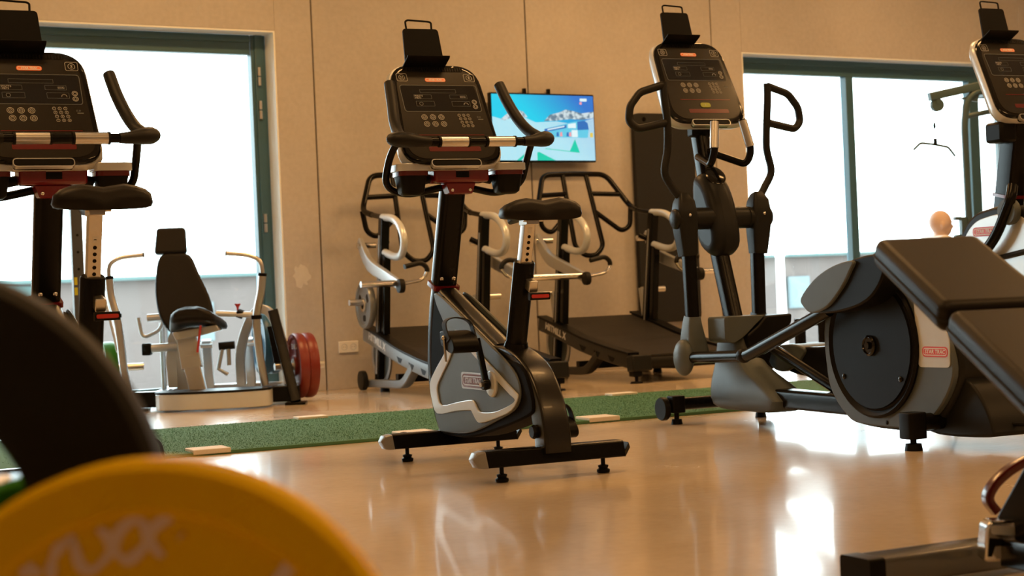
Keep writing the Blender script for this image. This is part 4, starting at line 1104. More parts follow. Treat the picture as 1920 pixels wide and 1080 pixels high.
# the picture: one material on the lit panel draws sky and snow; flat shapes on it draw the ridge and the stand
sky = emi('screen_sky', (0.0, 0.35, 0.95), 1.0)
n_, l_ = nodes_of(sky)
tc = n_.new('ShaderNodeTexCoord'); sp_ = n_.new('ShaderNodeSeparateXYZ'); l_.new(tc.outputs['Object'], sp_.inputs['Vector'])
ad = n_.new('ShaderNodeMath'); ad.operation = 'MULTIPLY_ADD'; ad.inputs[1].default_value = 0.9
l_.new(sp_.outputs['X'], ad.inputs[0]); l_.new(sp_.outputs['Z'], ad.inputs[2])
cr = n_.new('ShaderNodeValToRGB')
cr.color_ramp.elements[0].position = 0.0; cr.color_ramp.elements[0].color = (0.0, 0.62, 0.85, 1)
cr.color_ramp.elements[1].position = 0.5; cr.color_ramp.elements[1].color = (0.02, 0.18, 0.62, 1)
l_.new(ad.outputs['Value'], cr.inputs['Fac']); l_.new(cr.outputs['Color'], n_['Principled BSDF'].inputs['Emission Color'])
SNOW = emi('screen_snow', (0.62, 0.82, 0.86), 1.0)
ROCK = emi('screen_rock', (0.30, 0.42, 0.50), 1.0)
n_, l_ = nodes_of(ROCK)
nz = n_.new('ShaderNodeTexNoise'); nz.inputs['Scale'].default_value = 30; nz.inputs['Detail'].default_value = 5
tc = n_.new('ShaderNodeTexCoord'); l_.new(tc.outputs['Object'], nz.inputs['Vector'])
cr = n_.new('ShaderNodeValToRGB'); cr.color_ramp.elements[0].position = 0.42; cr.color_ramp.elements[0].color = (0.13, 0.22, 0.30, 1)
cr.color_ramp.elements[1].position = 0.58; cr.color_ramp.elements[1].color = (0.62, 0.74, 0.78, 1)
l_.new(nz.outputs['Fac'], cr.inputs['Fac']); l_.new(cr.outputs['Color'], n_['Principled BSDF'].inputs['Emission Color'])
BLUE = emi('screen_blue', (0.02, 0.16, 0.50)); CYAN = emi('screen_cyan', (0.12, 0.60, 0.80)); GRN = emi('screen_green', (0.0, 0.62, 0.42)); PINK = emi('screen_pink', (0.9, 0.35, 0.4)); YEL = emi('screen_yellow', (0.8, 0.6, 0.1)); LITE = emi('screen_light', (0.75, 0.92, 0.95))
ys = -0.0235
scr = obj('screen', G().box((0, ys, 0), (0.925, 0.002, 0.505)), sky, tv)


def shp(nm, pts, mt, k): return obj(nm, G().prism(pts, ys - 0.001 - 0.0004 * k, ys - 0.001 - 0.0004 * k + 0.0003, 'y'), mt, scr)


# picture x -0.462..0.462, z -0.2525..0.2525 ; traced in fractions of the screen width/height
def q(u, v): return (-0.4625 + u * 0.925, 0.2525 - v * 0.505)


shp('snow_field', [q(0, .34), q(.10, .38), q(.22, .30), q(.33, .36), q(.42, .42), q(.62, .40), q(.80, .44), q(1, .34), q(1, 1), q(0, 1)], SNOW, 0)
shp('mountain_ridge', [q(.08, .38), q(.14, .30), q(.22, .22), q(.30, .26), q(.34, .34), q(.28, .36), q(.2, .34), q(.12, .40)], ROCK, 1)
shp('mountain_ridge', [q(.50, .40), q(.56, .30), q(.66, .26), q(.72, .215), q(.80, .24), q(.88, .27), q(1.0, .24), q(1.0, .34), q(.88, .37), q(.76, .36), q(.62, .39)], ROCK, 1)
shp('finish_stand', [q(.50, .52), q(.80, .40), q(.90, .375), q(.935, .42), q(.945, .50), q(.93, .65), q(.55, .645)], CYAN, 2)
shp('stand_side', [q(.83, .40), q(.90, .38), q(.935, .42), q(.945, .52), q(.83, .53)], BLUE, 3)
shp('stand_banner', [q(.50, .52), q(.72, .45), q(.72, .50), q(.50, .57)], BLUE, 3)
shp('stand_banner', [q(.53, .52), q(.70, .465), q(.70, .485), q(.53, .54)], LITE, 4)
shp('stand_panel', [q(.735, .44), q(.815, .42), q(.815, .50), q(.735, .50)], LITE, 3)
shp('stand_panel', [q(.77, .53), q(.83, .53), q(.83, .64), q(.77, .64)], LITE, 3)
for k, (a, c) in enumerate([(.62, BLUE), (.655, PINK), (.69, CYAN), (.72, BLUE), (.745, PINK)]):
    shp('spectator', [q(a, .57), q(a + .018, .56), q(a + .022, .63), q(a - .004, .63)], c, 4)
shp('green_flag', [q(.80, .67), q(.845, .88), q(.745, .855)], GRN, 2)
shp('green_line', [q(.745, .855), q(.845, .88), q(.80, .875), q(.50, .825), q(.50, .815)], GRN, 2)
shp('green_edge', [q(.22, 1), q(.35, .83), q(.36, .84), q(.26, 1)], GRN, 2)
shp('green_edge', [q(.42, .88), q(.44, .87), q(.60, 1), q(.42, 1)], GRN, 2)
shp('yellow_marker', [q(.955, .57), q(.985, .57), q(.985, .64), q(.955, .64)], YEL, 3)
shp('broadcast_mark', [(p.x, p.y) for p in fil([(*q(.865, .04), 0), (*q(.935, .04), 0), (*q(.935, .085), 0), (*q(.865, .085), 0)], .006, 3, True)], LITE, 3)
shp('red_dot', circ(0.012, 12, *q(.872, .115)), PINK, 3)
pz = thing('wall_panel', (6.62, WY - 0.02, 1.605), 0, 'narrow pale box on the wall under the television', 'box')
obj('box_body', G().box((0, 0, 0), (0.2, 0.035, 0.03)), SILVERPL, pz, bev=0.004)


def socket(x, z, label):
    t = thing('wall_socket', (x, WY, z), 0, label, 'socket')
    obj('face_frame', G().box((0, -0.006, 0), (0.155, 0.012, 0.082)), WHITE, t, bev=0.003)
    for s in (-0.036, 0.036):
        obj('socket_well', G().lathe([(0.024, 0), (0.024, -0.003), (0.020, -0.003), (0.019, 0.0)], (s, -0.011, 0), 'y', 20), SILVERPL, t)
        obj('contact', G().box((s - .008, -0.0125, 0), (.004, .002, .004)).box((s + .008, -0.0125, 0), (.004, .002, .004)), BLACKPL, t)
    return t


socket(5.245, 0.305, 'white double wall socket low on the wall beside the left treadmill')
socket(8.36, 0.335, 'small grey double socket low on the wall beside the right window')['label'] = 'small double socket low on the wall near the right window'

# ------------------------------------------------------------------ turf strip
TURF = mat('green_turf', (0.045, 0.135, 0.065), 0.9, noise=0.0, nscale=500, col2=(0.13, 0.27, 0.16), bump=0.6, bscale=600, spec=0.15)
TMARK = mat('white_turf_marking', (0.72, 0.68, 0.60), 0.8, noise=0.1, nscale=200)
TF = Frame(2.65, 7.055, -5.6)
tf = thing('turf_strip', TF.o, TF.rz, 'long green artificial turf strip lying across the concrete floor behind the bikes', 'turf')
obj('turf_base', G().box((1.0, 0.78, 0.008), (9.0, 1.56, 0.016)), TURF, tf, bev=0.003)
g = G()
rnd = random.Random(8)
for i in range(60000):                                # short blades, denser where they can be seen
    x = rnd.uniform(-0.6, 3.4) if i % 4 else rnd.uniform(-3.4, 5.4)
    y = rnd.uniform(0.005, 1.555)
    a = rnd.random() * PI; h = rnd.uniform(0.002, 0.006); w_ = 0.0018
    dx, dy = math.cos(a) * w_, math.sin(a) * w_
    g.add([(x - dx, y - dy, 0.0155), (x + dx, y + dy, 0.0155), (x + rnd.uniform(-.002, .002), y + rnd.uniform(-.002, .002), 0.0155 + h)], [(0, 1, 2)])
obj('turf_blades', g, TURF, tf, kind='stuff')
for (u, v) in [(400, 847), (785, 814), (1125, 785)]:
    p = TF.Z(u, v, 0.016); p.y = 0.075
    obj('marking', G().box((p.x, 0.072, 0.017), (0.17, 0.15, 0.022)), TMARK, tf, bev=0.003)
for (u, v) in [(608, 788), (1190, 742)]:
    p = TF.Z(u, v, 0.016)
    obj('marking', G().box((p.x, 1.56 - 0.05, 0.017), (0.17, 0.10, 0.022)), TMARK, tf, bev=0.003)

# ------------------------------------------------------------------ plate loaded seated machine by the left window
LF = Frame(3.74, 9.9, -29)
lp = thing('seated_press_machine', LF.o, LF.rz, 'silver and black plate loaded seated machine with tall padded back, by the left window', 'exercise machine')


def curve_plat(e):
    pts = [(-0.36 - e, 0.28 + e), (-0.36 - e, 0.04), (-0.20, -0.035 - e), (0.0, -0.055 - e), (0.20, -0.035 - e), (0.36 + e, 0.04), (0.36 + e, 0.28 + e)]
    return [(p.x, p.y) for p in fil([(a, b, 0) for a, b in pts], 0.08, 4, True)]


pf = obj('foot_platform', G().prism(curve_plat(0), 0.012, 0.112, 'z'), SILVERPL, lp, bev=0.006)
obj('platform_top', G().prism(curve_plat(0.004), 0.112, 0.124, 'z'), BLACKPL, pf, bev=0.003)
obj('base_tube', G().box((0.0, 0.30, 0.07), (1.05, 0.09, 0.10)), BLACKMETAL, lp, bev=0.006)
obj('base_tube', G().box((-0.38, 0.62, 0.07), (0.08, 0.72, 0.09)), BLACKMETAL, lp, bev=0.006)
obj('base_tube', G().box((0.40, 0.62, 0.07), (0.08, 0.72, 0.09)), SILVER, lp, bev=0.006)
obj('base_tube', G().box((0, 0.96, 0.07), (0.9, 0.08, 0.09)), SILVER, lp, bev=0.006)
for x in (-0.50, 0.50):
    obj('foot_pad', G().box((x, 0.26, 0.008), (0.13, 0.16, 0.016)), BLACKMETAL, lp, bev=0.003)
# slanting black struts and silver bows
for s, xo in ((1, 0), (-1, 0)):
    if s > 0:
        obj('side_strut', G().tube([(s * 0.50, 0.24, 0.02), (s * 0.36, 0.42, 0.60)], 1.0, sect=rrect(0.032, 0.022, 0.006), up=(1, 0, 0)), BLACKMETAL, lp, ang=35)
    else:
        obj('side_strut', G().tube([LF.Y(246, 748, 0.35), LF.Y(203, 565, 0.45)], 1.0, sect=rrect(0.012, 0.03, 0.005), up=(1, 0, 0)), BLACKMETAL, lp, ang=35)
        obj('side_edge', G().tube([LF.Y(222, 660, 0.30), LF.Y(193, 545, 0.40)], 1.0, sect=rrect(0.010, 0.02, 0.005), up=(1, 0, 0)), SILVER, lp, ang=35)
    bow = None if s < 0 else spl([(s * 0.44, 0.45, 0.12), (s * 0.40, 0.50, 0.40), (s * 0.34, 0.52, 0.57), (s * 0.26, 0.54, 0.61), (s * 0.18, 0.58, 0.52), (s * 0.11, 0.66, 0.33), (s * 0.10, 0.72, 0.12)], 5)
    if s > 0: obj('side_bow', G().tube(bow, 1.0, sect=rrect(0.032, 0.03, 0.010), up=(0, 1, 0)), SILVER, lp, ang=40)
    x = s * 0.36
    pa = V((math.cos(R(20)), math.sin(R(20)), 0))
    pc_ = V((0.50, 0.52, 0.235)) if s > 0 else V((-0.76, 0.55, 0.27))
    peg = obj('plate_peg', G().tube([pc_ - pa * (0.16 if s > 0 else 0.06), pc_ + pa * (0.17 if s > 0 else 0.25)], 0.024, 16), STEEL, lp)
    if s > 0: obj('peg_arm', G().tube([(s * 0.38, 0.50, 0.235), (s * 0.34, 0.50, 0.50)], 1.0, sect=rrect(0.03, 0.02, 0.006), up=(1, 0, 0)), BLACKMETAL, lp)
    obj('storage_peg', G().tube([(s * 0.10, 0.86, 0.385), (s * 0.44, 0.86, 0.385)], 0.022, 14), STEEL, lp)
    obj('storage_post', G().tube([(s * 0.14, 0.94, 0.1), (s * 0.14, 0.86, 0.42)], 1.0, sect=rrect(0.03, 0.025, 0.006), up=(1, 0, 0)), SILVER, lp)
# exercise arms with bent handles
armL = [LF.Y(u, v, 0.25) for u, v in [(240, 738), (232, 690), (226, 640), (218, 592), (208, 555), (204, 518)]]
armR = [LF.Y(u, v, 0.25) for u, v in [(497, 722), (491, 690), (485, 650), (481, 595), (489, 548), (492, 512)]]
gripL = [LF.Y(u, v, 0.25) for u, v in [(204, 518), (204, 495), (224, 483), (268, 478)]]
gripR = [LF.Y(u, v, 0.25) for u, v in [(492, 512), (489, 488), (465, 478), (425, 475)]]
for a, b in ((armL, gripL), (armR, gripR)):
    am = obj('press_arm', G().tube(spl(a, 6), 0.026, 16), STEEL, lp)
    obj('arm_clamp', G().tube([a[3] + V((0, 0, -0.012)), a[3] + V((0, 0, 0.014))], 0.034, 18), BLACKMETAL, am)
    obj('arm_collar', G().tube([a[-1] - (a[-1] - a[-2]).normalized() * 0.02, a[-1]], 0.029, 16), BLACKMETAL, am)
    gp = fil(b, 0.05, 6)
    obj('bent_handle', G().tube(gp, 0.0145, 12), STEEL, am)
    obj('handle_end', G().tube([gp[-1], gp[-1] + (gp[-1] - gp[-2]).normalized() * 0.008], 0.016, 12), GREYPL, am)
# pads
padm = Matrix.Translation((0, 0.62, 0.5)) @ Matrix.Rotation(R(-14), 4, 'X')


def pad(nm, pts2, th, par, m, mt=VINYL, bev=0.02, sub_=4):
    return obj(nm, G().prism(pts2, -th / 2, th / 2, 'y', m), mt, par, bev=bev, seg=4)


bp = spl2([(-0.40, 0.50), (-0.43, 0.36), (-0.43, 0.22), (-0.40, 0.08), (-0.33, -0.02), (-0.20, -0.05), (-0.08, 0.0), (-0.055, 0.10), (-0.08, 0.22), (-0.15, 0.38), (-0.205, 0.50), (-0.30, 0.515)], 3)
b1 = pad('back_pad', bp, 0.07, lp, padm)
obj('pad_board', G().prism([((a + 0.235) * 0.97 - 0.235, (b - 0.22) * 0.97 + 0.22) for a, b in bp], 0.032, 0.05, 'y', padm), SILVERPL, b1)
pad('head_pad', fil2([(-0.44, 0.515), (-0.225, 0.515), (-0.235, 0.695), (-0.425, 0.695)], 0.025), 0.06, lp, padm)
rings = []
for k in range(9):
    q_ = k / 8
    y = 0.06 + 0.36 * q_
    hw = (0.125 + 0.07 * q_) * (0.8 if k in (0, 8) else 1)
    ring = []
    for j in range(18):
        a = 2 * PI * j / 18
        cx, cz = math.cos(a), math.sin(a)
        xx = hw * math.copysign(abs(cx) ** .7, cx)
        zz = (0.046 if k not in (0, 8) else 0.022) * math.copysign(abs(cz) ** .7, cz) - 0.055 * (abs(xx) / 0.19) ** 1.8
        ring.append((-0.115 + xx, y, 0.560 + 0.055 * (1 - q_) + zz))
    rings.append(ring)
obj('seat_pad', G().rings(rings), VINYL, lp, ang=70)
sp1 = obj('seat_post', G().tube([(-0.115, 0.27, 0.11), (-0.165, 0.29, 0.34)], 1.0, sect=rrect(0.052, 0.038, 0.008), up=(1, 0, 0)), STEEL, lp, ang=35)
obj('seat_sleeve', G().tube([(-0.150, 0.29, 0.26), (-0.185, 0.32, 0.49)], 1.0, sect=rrect(0.064, 0.048, 0.008), up=(1, 0, 0)), SILVER, lp, ang=35)
obj('seat_bracket', G().prism([(-0.26, 0.49), (0.02, 0.53), (0.04, 0.49), (-0.10, 0.46), (-0.24, 0.44)], 0.22, 0.36, 'y'), SILVER, lp, bev=0.005)
obj('seat_lever', G().tube([(-0.07, 0.17, 0.53), (-0.10, 0.19, 0.36)], 0.008, 8), REDLEV, lp)
obj('main_column', G().tube([(-0.27, 0.72, 0.1), (-0.26, 0.68, 0.56)], 1.0, sect=rrect(0.05, 0.04, 0.008), up=(1, 0, 0)), SILVER, lp, ang=35)
obj('column_gusset', G().prism([(-0.37, 0.12), (-0.31, 0.12), (-0.31, 0.56), (-0.36, 0.45), (-0.38, 0.3)], 0.66, 0.70, 'y'), SILVER, lp)
cb = obj('cross_tube', G().tube([(-0.47, 0.66, 0.385), (-0.30, 0.66, 0.39)], 0.028, 16), SILVER, lp)
obj('tube_stop', G().box((-0.50, 0.66, 0.38), (0.06, 0.08, 0.08)), BLACKPL, cb, bev=0.01)
cb = obj('cross_tube', G().tube([(-0.50, 0.72, 0.585), (-0.25, 0.72, 0.59)], 0.026, 16), SILVER, lp)
obj('bent_link', G().tube(fil([(-0.56, 0.72, 0.59), (-0.54, 0.72, 0.45), (-0.42, 0.70, 0.50), (-0.39, 0.7, 0.57)], 0.05, 5), 0.013, 10), SILVER, cb)
cb = obj('cross_tube', G().tube([(-0.02, 0.55, 0.595), (0.26, 0.50, 0.575)], 0.02, 14), SILVERPL, lp)
kb = obj('pull_knob', G().lathe([(0.006, 0), (0.008, 0.03), (0.018, 0.045), (0.02, 0.055), (0.003, 0.055)], (0.12, 0.53, 0.60), 'z', 14), REDLEV, lp)
obj('knob_body', G().box((0.135, 0.53, 0.588), (0.05, 0.05, 0.05), (0.3, 0.4, 0)), BLACKPL, kb, bev=0.008)
gb = obj('rear_grip', G().tube([(0.0, 0.45, 0.385), (0.10, 0.45, 0.39)], 0.026, 16), RUBBER, lp)
obj('grip_stem', G().tube([(0.02, 0.45, 0.37), (-0.01, 0.45, 0.24), (0.05, 0.45, 0.20)], 0.014, 10).tube([(0.06, 0.45, 0.37), (0.06, 0.45, 0.26)], 0.014, 10), SILVER, gb)
obj('rear_post', G().tube([(-0.44, 0.9, 0.1), (-0.44, 0.9, 0.55)], 0.018, 10), SILVER, lp)


def loaded_plate(r, th, col, x, y, z, label, name='bumper_plate', grp=None, par=LF, face_txt='20 KG'):
    mt = col
    t = small_plate(name, r, th, mt, label, 'weight plate', grp, SILVERPL, 0)
    for s in (-1, 1):
        mm = Matrix.Translation((s * th * 0.32, 0, 0)) @ (Matrix.Rotation(R(-90), 4, 'Z') if s < 0 else Matrix.Rotation(R(90), 4, 'Z')) @ Matrix.Rotation(R(90), 4, 'X')
        g = G()
        for k, tx in enumerate([face_txt, face_txt]):
            g.text(tx, 0.05, mm @ Matrix.Rotation(PI * k, 4, 'Z') @ Matrix.Translation((0, r * .58, 0)), 0.001)
        obj('lettering', g, WHITE, t)
    t.location = par.m @ V((x, y, z)); t.rotation_euler = (0, 0, par.rz + R(20))
    return t


PRED = mat('red_bumper_rubber', (0.19, 0.018, 0.012), 0.38, noise=0.1)
PBLUE = mat('blue_bumper_rubber', (0.010, 0.085, 0.16), 0.4, noise=0.1)
PGREEN = mat('green_bumper_rubber', (0.030, 0.26, 0.015), 0.4, noise=0.1)
PYEL = mat('yellow_bumper_rubber', (0.78, 0.50, 0.004), 0.55, noise=0.08, nscale=8)
PYEL.node_tree.nodes['Principled BSDF'].inputs['Specular IOR Level'].default_value = 0.06
loaded_plate(0.212, 0.062, PRED, 0.495, 0.518, 0.235, 'red bumper plate on the right peg of the seated machine, inner of two', face_txt='25 KG')
loaded_plate(0.212, 0.062, PRED, 0.5555, 0.540, 0.235, 'red bumper plate on the right peg of the seated machine, outer of two', face_txt='25 KG')
loaded_plate(0.212, 0.06, PBLUE, 0.235, 0.86, 0.385, 'blue bumper plate on the right rear peg of the seated machine, left of two')
loaded_plate(0.212, 0.06, PBLUE, 0.2945, 0.8815, 0.385, 'blue bumper plate on the right rear peg of the seated machine, right of two')
loaded_plate(0.175, 0.075, PGREEN, -0.735, 0.559, 0.27, 'green bumper plate on the left peg of the seated machine', face_txt='10 KG')

# grey post beside the left bike
pp = floor_at(172, 640)
pc = at(148, 560, 9.9)
gp_ = thing('grey_post', (pc.x, pc.y, 0), R(-6), 'grey square floor post with yellow stickers behind the left bike', 'post')
obj('post', G().box((0, 0, 0.76), (0.065, 0.065, 1.50)), mat('grey_paint', (0.06, 0.065, 0.07), 0.4), gp_, bev=0.004)
obj('base_plate', G().box((0, 0, 0.006), (0.3, 0.3, 0.012)), BLACKMETAL, gp_, bev=0.002)
for z in (0.83, 0.77):
    obj('sticker', G().box((-0.02, -0.0335, z), (0.018, 0.002, 0.045)), mat('yellow_sticker', (0.55, 0.50, 0.02), 0.5), gp_)
for z in (0.4, 0.5, 0.6, 0.9, 1.0, 1.1):
    obj('pin_hole', G().lathe([(0.008, -0.001), (0.008, 0.0)], (0, -0.0325, z), 'y', 10), BLACKPL, gp_)

# low black rack near the right window
rk = thing('low_rack', (8.62, 9.45, 0), R(-6), 'low open black storage rack in front of the right window, behind the cross trainer', 'rack')
for x in (-0.36, 0.36):
    for y in (-0.15, 0.15):
        obj('post', G().box((x, y, 0.18), (0.07, 0.05, 0.36)), BLACKMETAL, rk, bev=0.004)
obj('shelf', G().box((0, 0, 0.335), (0.78, 0.36, 0.05)), BLACKMETAL, rk, bev=0.004)
obj('shelf', G().box((0, 0, 0.12), (0.65, 0.34, 0.03)), BLACKMETAL, rk, bev=0.004)

# ------------------------------------------------------------------ cable pulldown machine and the person at it
PF = Frame(10.27, 10.16, -110)                        # +y points from the seat towards the weight tower
TEALM = mat('petrol_grey_paint', (0.045, 0.085, 0.095), 0.4, noise=0.05)
pm = thing('cable_pulldown_machine', PF.o, PF.rz, 'tall cable pulldown machine with hanging bar in front of the right window', 'exercise machine')


def P0(u, v, x=0.0): return PF.X(u, v, x)


a0, a1 = P0(1742, 182), P0(1850, 158)
arm = obj('top_arm', G().tube([a0, a1], 1.0, sect=rrect(0.035, 0.028, 0.008), up=(0, 0, 1)), TEALM, pm)
pu = P0(1757, 197)
obj('arm_gusset', G().prism([(a0.y + 0.26, a0.z - 0.02), (a0.y + 0.45, a0.z + 0.02), (a0.y + 0.43, a0.z - 0.05)], -0.01, 0.01, 'x'), TEALM, arm)
obj('pulley', G().lathe([(0.012, -0.02), (0.055, -0.02), (0.048, 0), (0.055, 0.02), (0.012, 0.02)], pu, 'x', 24), TEALM, pm)
obj('pulley_bracket', G().box(pu + V((0, 0, 0.045)), (0.05, 0.03, 0.07)), TEALM, pm)
cbm = P0(1754, 268)
obj('cable', G().tube([pu + V((0, -0.05, 0)), V((0, cbm.y, cbm.z + 0.055))], 0.0035, 6), TEALM, pm)
obj('cable_stop', G().ell(P0(1752, 236), (0.012, 0.012, 0.03), 10, 8), BLACKPL, pm)
po0, po1 = P0(1820, 470), P0(1808, 235)
arc = fil([V((0, po0.y, 0.0)), V((0, po1.y, po1.z)), P0(1812, 190), P0(1828, 172), P0(1850, 170)], 0.06, 6)
obj('front_post', G().tube(arc, 0.030, 14), TEALM, pm)
h0, h1 = P0(1808, 219), P0(1885, 203)
obj('cross_tube', G().tube([h0, h1], 0.022, 12), TEALM, pm)
tw = a1.y
for dx in (-0.16, 0.16):
    obj('tower_post', G().tube([(dx, tw + 0.18, 0), (dx, tw + 0.18, a1.z)], 1.0, sect=rrect(0.035, 0.03, 0.006), up=(1, 0, 0)), TEALM, pm)
obj('tower_head', G().box((0, tw + 0.12, a1.z - 0.04), (0.42, 0.30, 0.12)), TEALM, pm, bev=0.01)
for k in range(10):
    obj('weight_block', G().box((0, tw + 0.18, 0.12 + k * 0.045), (0.24, 0.09, 0.042)), BLACKMETAL, pm, bev=0.003)
for dx in (-0.07, 0.07):
    obj('guide_rod', G().tube([(dx, tw + 0.18, 0.05), (dx, tw + 0.18, a1.z - 0.1)], 0.009, 8), CHROME, pm)
obj('base_beam', G().box((0, tw / 2 - 0.05, 0.035), (0.08, tw + 0.9, 0.07)), TEALM, pm, bev=0.005)
obj('cross_foot', G().box((0, tw + 0.18, 0.035), (0.6, 0.08, 0.07)).box((0, -0.45, 0.035), (0.5, 0.08, 0.07)), TEALM, pm, bev=0.005)
ck = P0(1806, 425)
obj('adjuster', G().box(ck, (0.06, 0.05, 0.16)).box(ck + V((0, -0.05, 0.07)), (0.05, 0.06, 0.03)).box(ck + V((0, -0.05, -0.08)), (0.05, 0.06, 0.03)), TEALM, pm, bev=0.005)
obj('seat_pad', G().box((0, -0.12, 0.415), (0.34, 0.34, 0.06)), VINYL, pm, bev=0.02, seg=3)
obj('seat_post', G().box((0, -0.12, 0.225), (0.06, 0.06, 0.33)), TEALM, pm, bev=0.004)
tb_ = [P0(1713, 281), P0(1726, 268), P0(1754, 271), P0(1778, 276), P0(1791, 293)]
bar = thing('pulldown_bar', PF.m @ tb_[2], PF.rz, 'bent steel pulldown bar hanging from the cable above the seated person', 'bar')
tl = [p - tb_[2] for p in tb_]
obj('bar', G().tube(fil(tl, 0.02, 4), 0.011, 8), TEALM, bar)
obj('swivel', G().tube([(0, 0, -0.01), (0, 0, 0.05)], 0.016, 10), BLACKPL, bar)

SKIN = mat('skin', (0.66, 0.50, 0.42), 0.55, noise=0.06, nscale=12)
SHIRT = mat('white_cotton', (0.75, 0.74, 0.72), 0.85, noise=0.04)
SHORT = mat('dark_cotton', (0.03, 0.035, 0.05), 0.85, noise=0.1)
pe = thing('person', PF.m @ V((0, 0, 0)), PF.rz, 'bald seated person in white shirt looking down, in front of the right window', 'person')


def skin(nm, pts, edges, rad, mt, par, root=0, sub=2):
    me = bpy.data.meshes.new(nm)
    me.from_pydata(pts, edges, [])
    o = bpy.data.objects.new(nm, me); COL.objects.link(o); o.parent = par
    me.materials.append(mt)
    sm_ = o.modifiers.new('skin', 'SKIN')
    sl = me.skin_vertices[0].data
    for i, r_ in enumerate(rad):
        sl[i].radius = (r_, r_) if not isinstance(r_, tuple) else r_
        sl[i].use_root = (i == root)
    sm_.use_smooth_shade = True
    ss = o.modifiers.new('sub', 'SUBSURF'); ss.levels = sub; ss.render_levels = sub
    return o


# y forward (towards the tower), seated with bent back and the head bowed
pts = [(0, -0.12, 0.53), (0, -0.09, 0.66), (0, -0.06, 0.78), (0, -0.02, 0.88), (0, 0.005, 0.945), (0, 0.02, 1.00), (0, 0.03, 1.065), (0, 0.01, 1.115),
       (0.15, -0.02, 0.90), (0.21, 0.02, 0.78), (0.23, 0.08, 0.66), (0.20, 0.22, 0.61), (0.17, 0.30, 0.60),
       (-0.15, -0.02, 0.90), (-0.21, 0.02, 0.78), (-0.23, 0.08, 0.66), (-0.20, 0.22, 0.61), (-0.17, 0.30, 0.60),
       (0.10, -0.08, 0.51), (0.15, 0.14, 0.52), (0.17, 0.32, 0.51), (0.17, 0.34, 0.30), (0.17, 0.33, 0.09), (0.18, 0.42, 0.04),
       (-0.10, -0.08, 0.51), (-0.15, 0.14, 0.52), (-0.17, 0.32, 0.51), (-0.17, 0.34, 0.30), (-0.17, 0.33, 0.09), (-0.18, 0.42, 0.04)]
ed = [(0, 1), (1, 2), (2, 3), (3, 4), (4, 5), (5, 6), (6, 7), (3, 8), (8, 9), (9, 10), (10, 11), (11, 12), (3, 13), (13, 14), (14, 15), (15, 16), (16, 17),
      (0, 18), (18, 19), (19, 20), (20, 21), (21, 22), (22, 23), (0, 24), (24, 25), (25, 26), (26, 27), (27, 28), (28, 29)]
rad = [(.13, .10), (.12, .095), (.13, .10), (.12, .095), .055, .078, .098, .080,
       .065, .05, .042, .034, .03, .065, .05, .042, .034, .03, .09, .08, .062, .056, .04, .038, .09, .08, .062, .056, .04, .038]
bd = skin('body', pts[:6] + pts[8:], [(max(0, a - (2 if a > 7 else 0)), b - (2 if b > 7 else 0)) for a, b in ed if not ({a, b} & {6, 7})], rad[:6] + rad[8:], SKIN, pe)
bpy.context.view_layer.update()
dg = bpy.context.evaluated_depsgraph_get()
me_ = bpy.data.meshes.new_from_object(bd.evaluated_get(dg))
g = G()
g.add([tuple(v.co) for v in me_.vertices], [tuple(p.vertices) for p in me_.polygons])
g.ell((0, 0.018, 1.075), (0.077, 0.098, 0.100), 24, 16)
g.ell((0, 0.052, 1.012), (0.056, 0.064, 0.062), 20, 12)
g.ell((0, 0.120, 1.035), (0.013, 0.018, 0.022), 12, 8)
g.ell((0, 0.104, 1.075), (0.050, 0.014, 0.010), 12, 8)
for s_ in (-1, 1):
    g.ell((s_ * 0.079, 0.008, 1.045), (0.013, 0.020, 0.032), 12, 8)
bpy.data.objects.remove(bd); bpy.data.meshes.remove(me_)
bd = obj('body', g, SKIN, pe)
rm = bd.modifiers.new('remesh', 'REMESH'); rm.mode = 'VOXEL'; rm.voxel_size = 0.009; rm.use_smooth_shade = True
smo = bd.modifiers.new('smooth', 'SMOOTH'); smo.iterations = 2; smo.factor = 0.5
skin('shirt', pts[:4] + [(0.15, -0.02, 0.90), (0.20, 0.01, 0.81), (-0.15, -0.02, 0.90), (-0.20, 0.01, 0.81)], [(0, 1), (1, 2), (2, 3), (3, 4), (4, 5), (3, 6), (6, 7)],
     [(.145, .115), (.138, .112), (.148, .117), (.135, .11), .08, .066, .08, .066], SHIRT, pe)
skin('shorts', [pts[0], pts[18], pts[19], (0.165, 0.25, 0.515), pts[24], pts[25], (-0.165, 0.25, 0.515)], [(0, 1), (1, 2), (2, 3), (0, 4), (4, 5), (5, 6)],
     [(.145, .112), .10, .093, .082, .10, .093, .082], SHORT, pe)
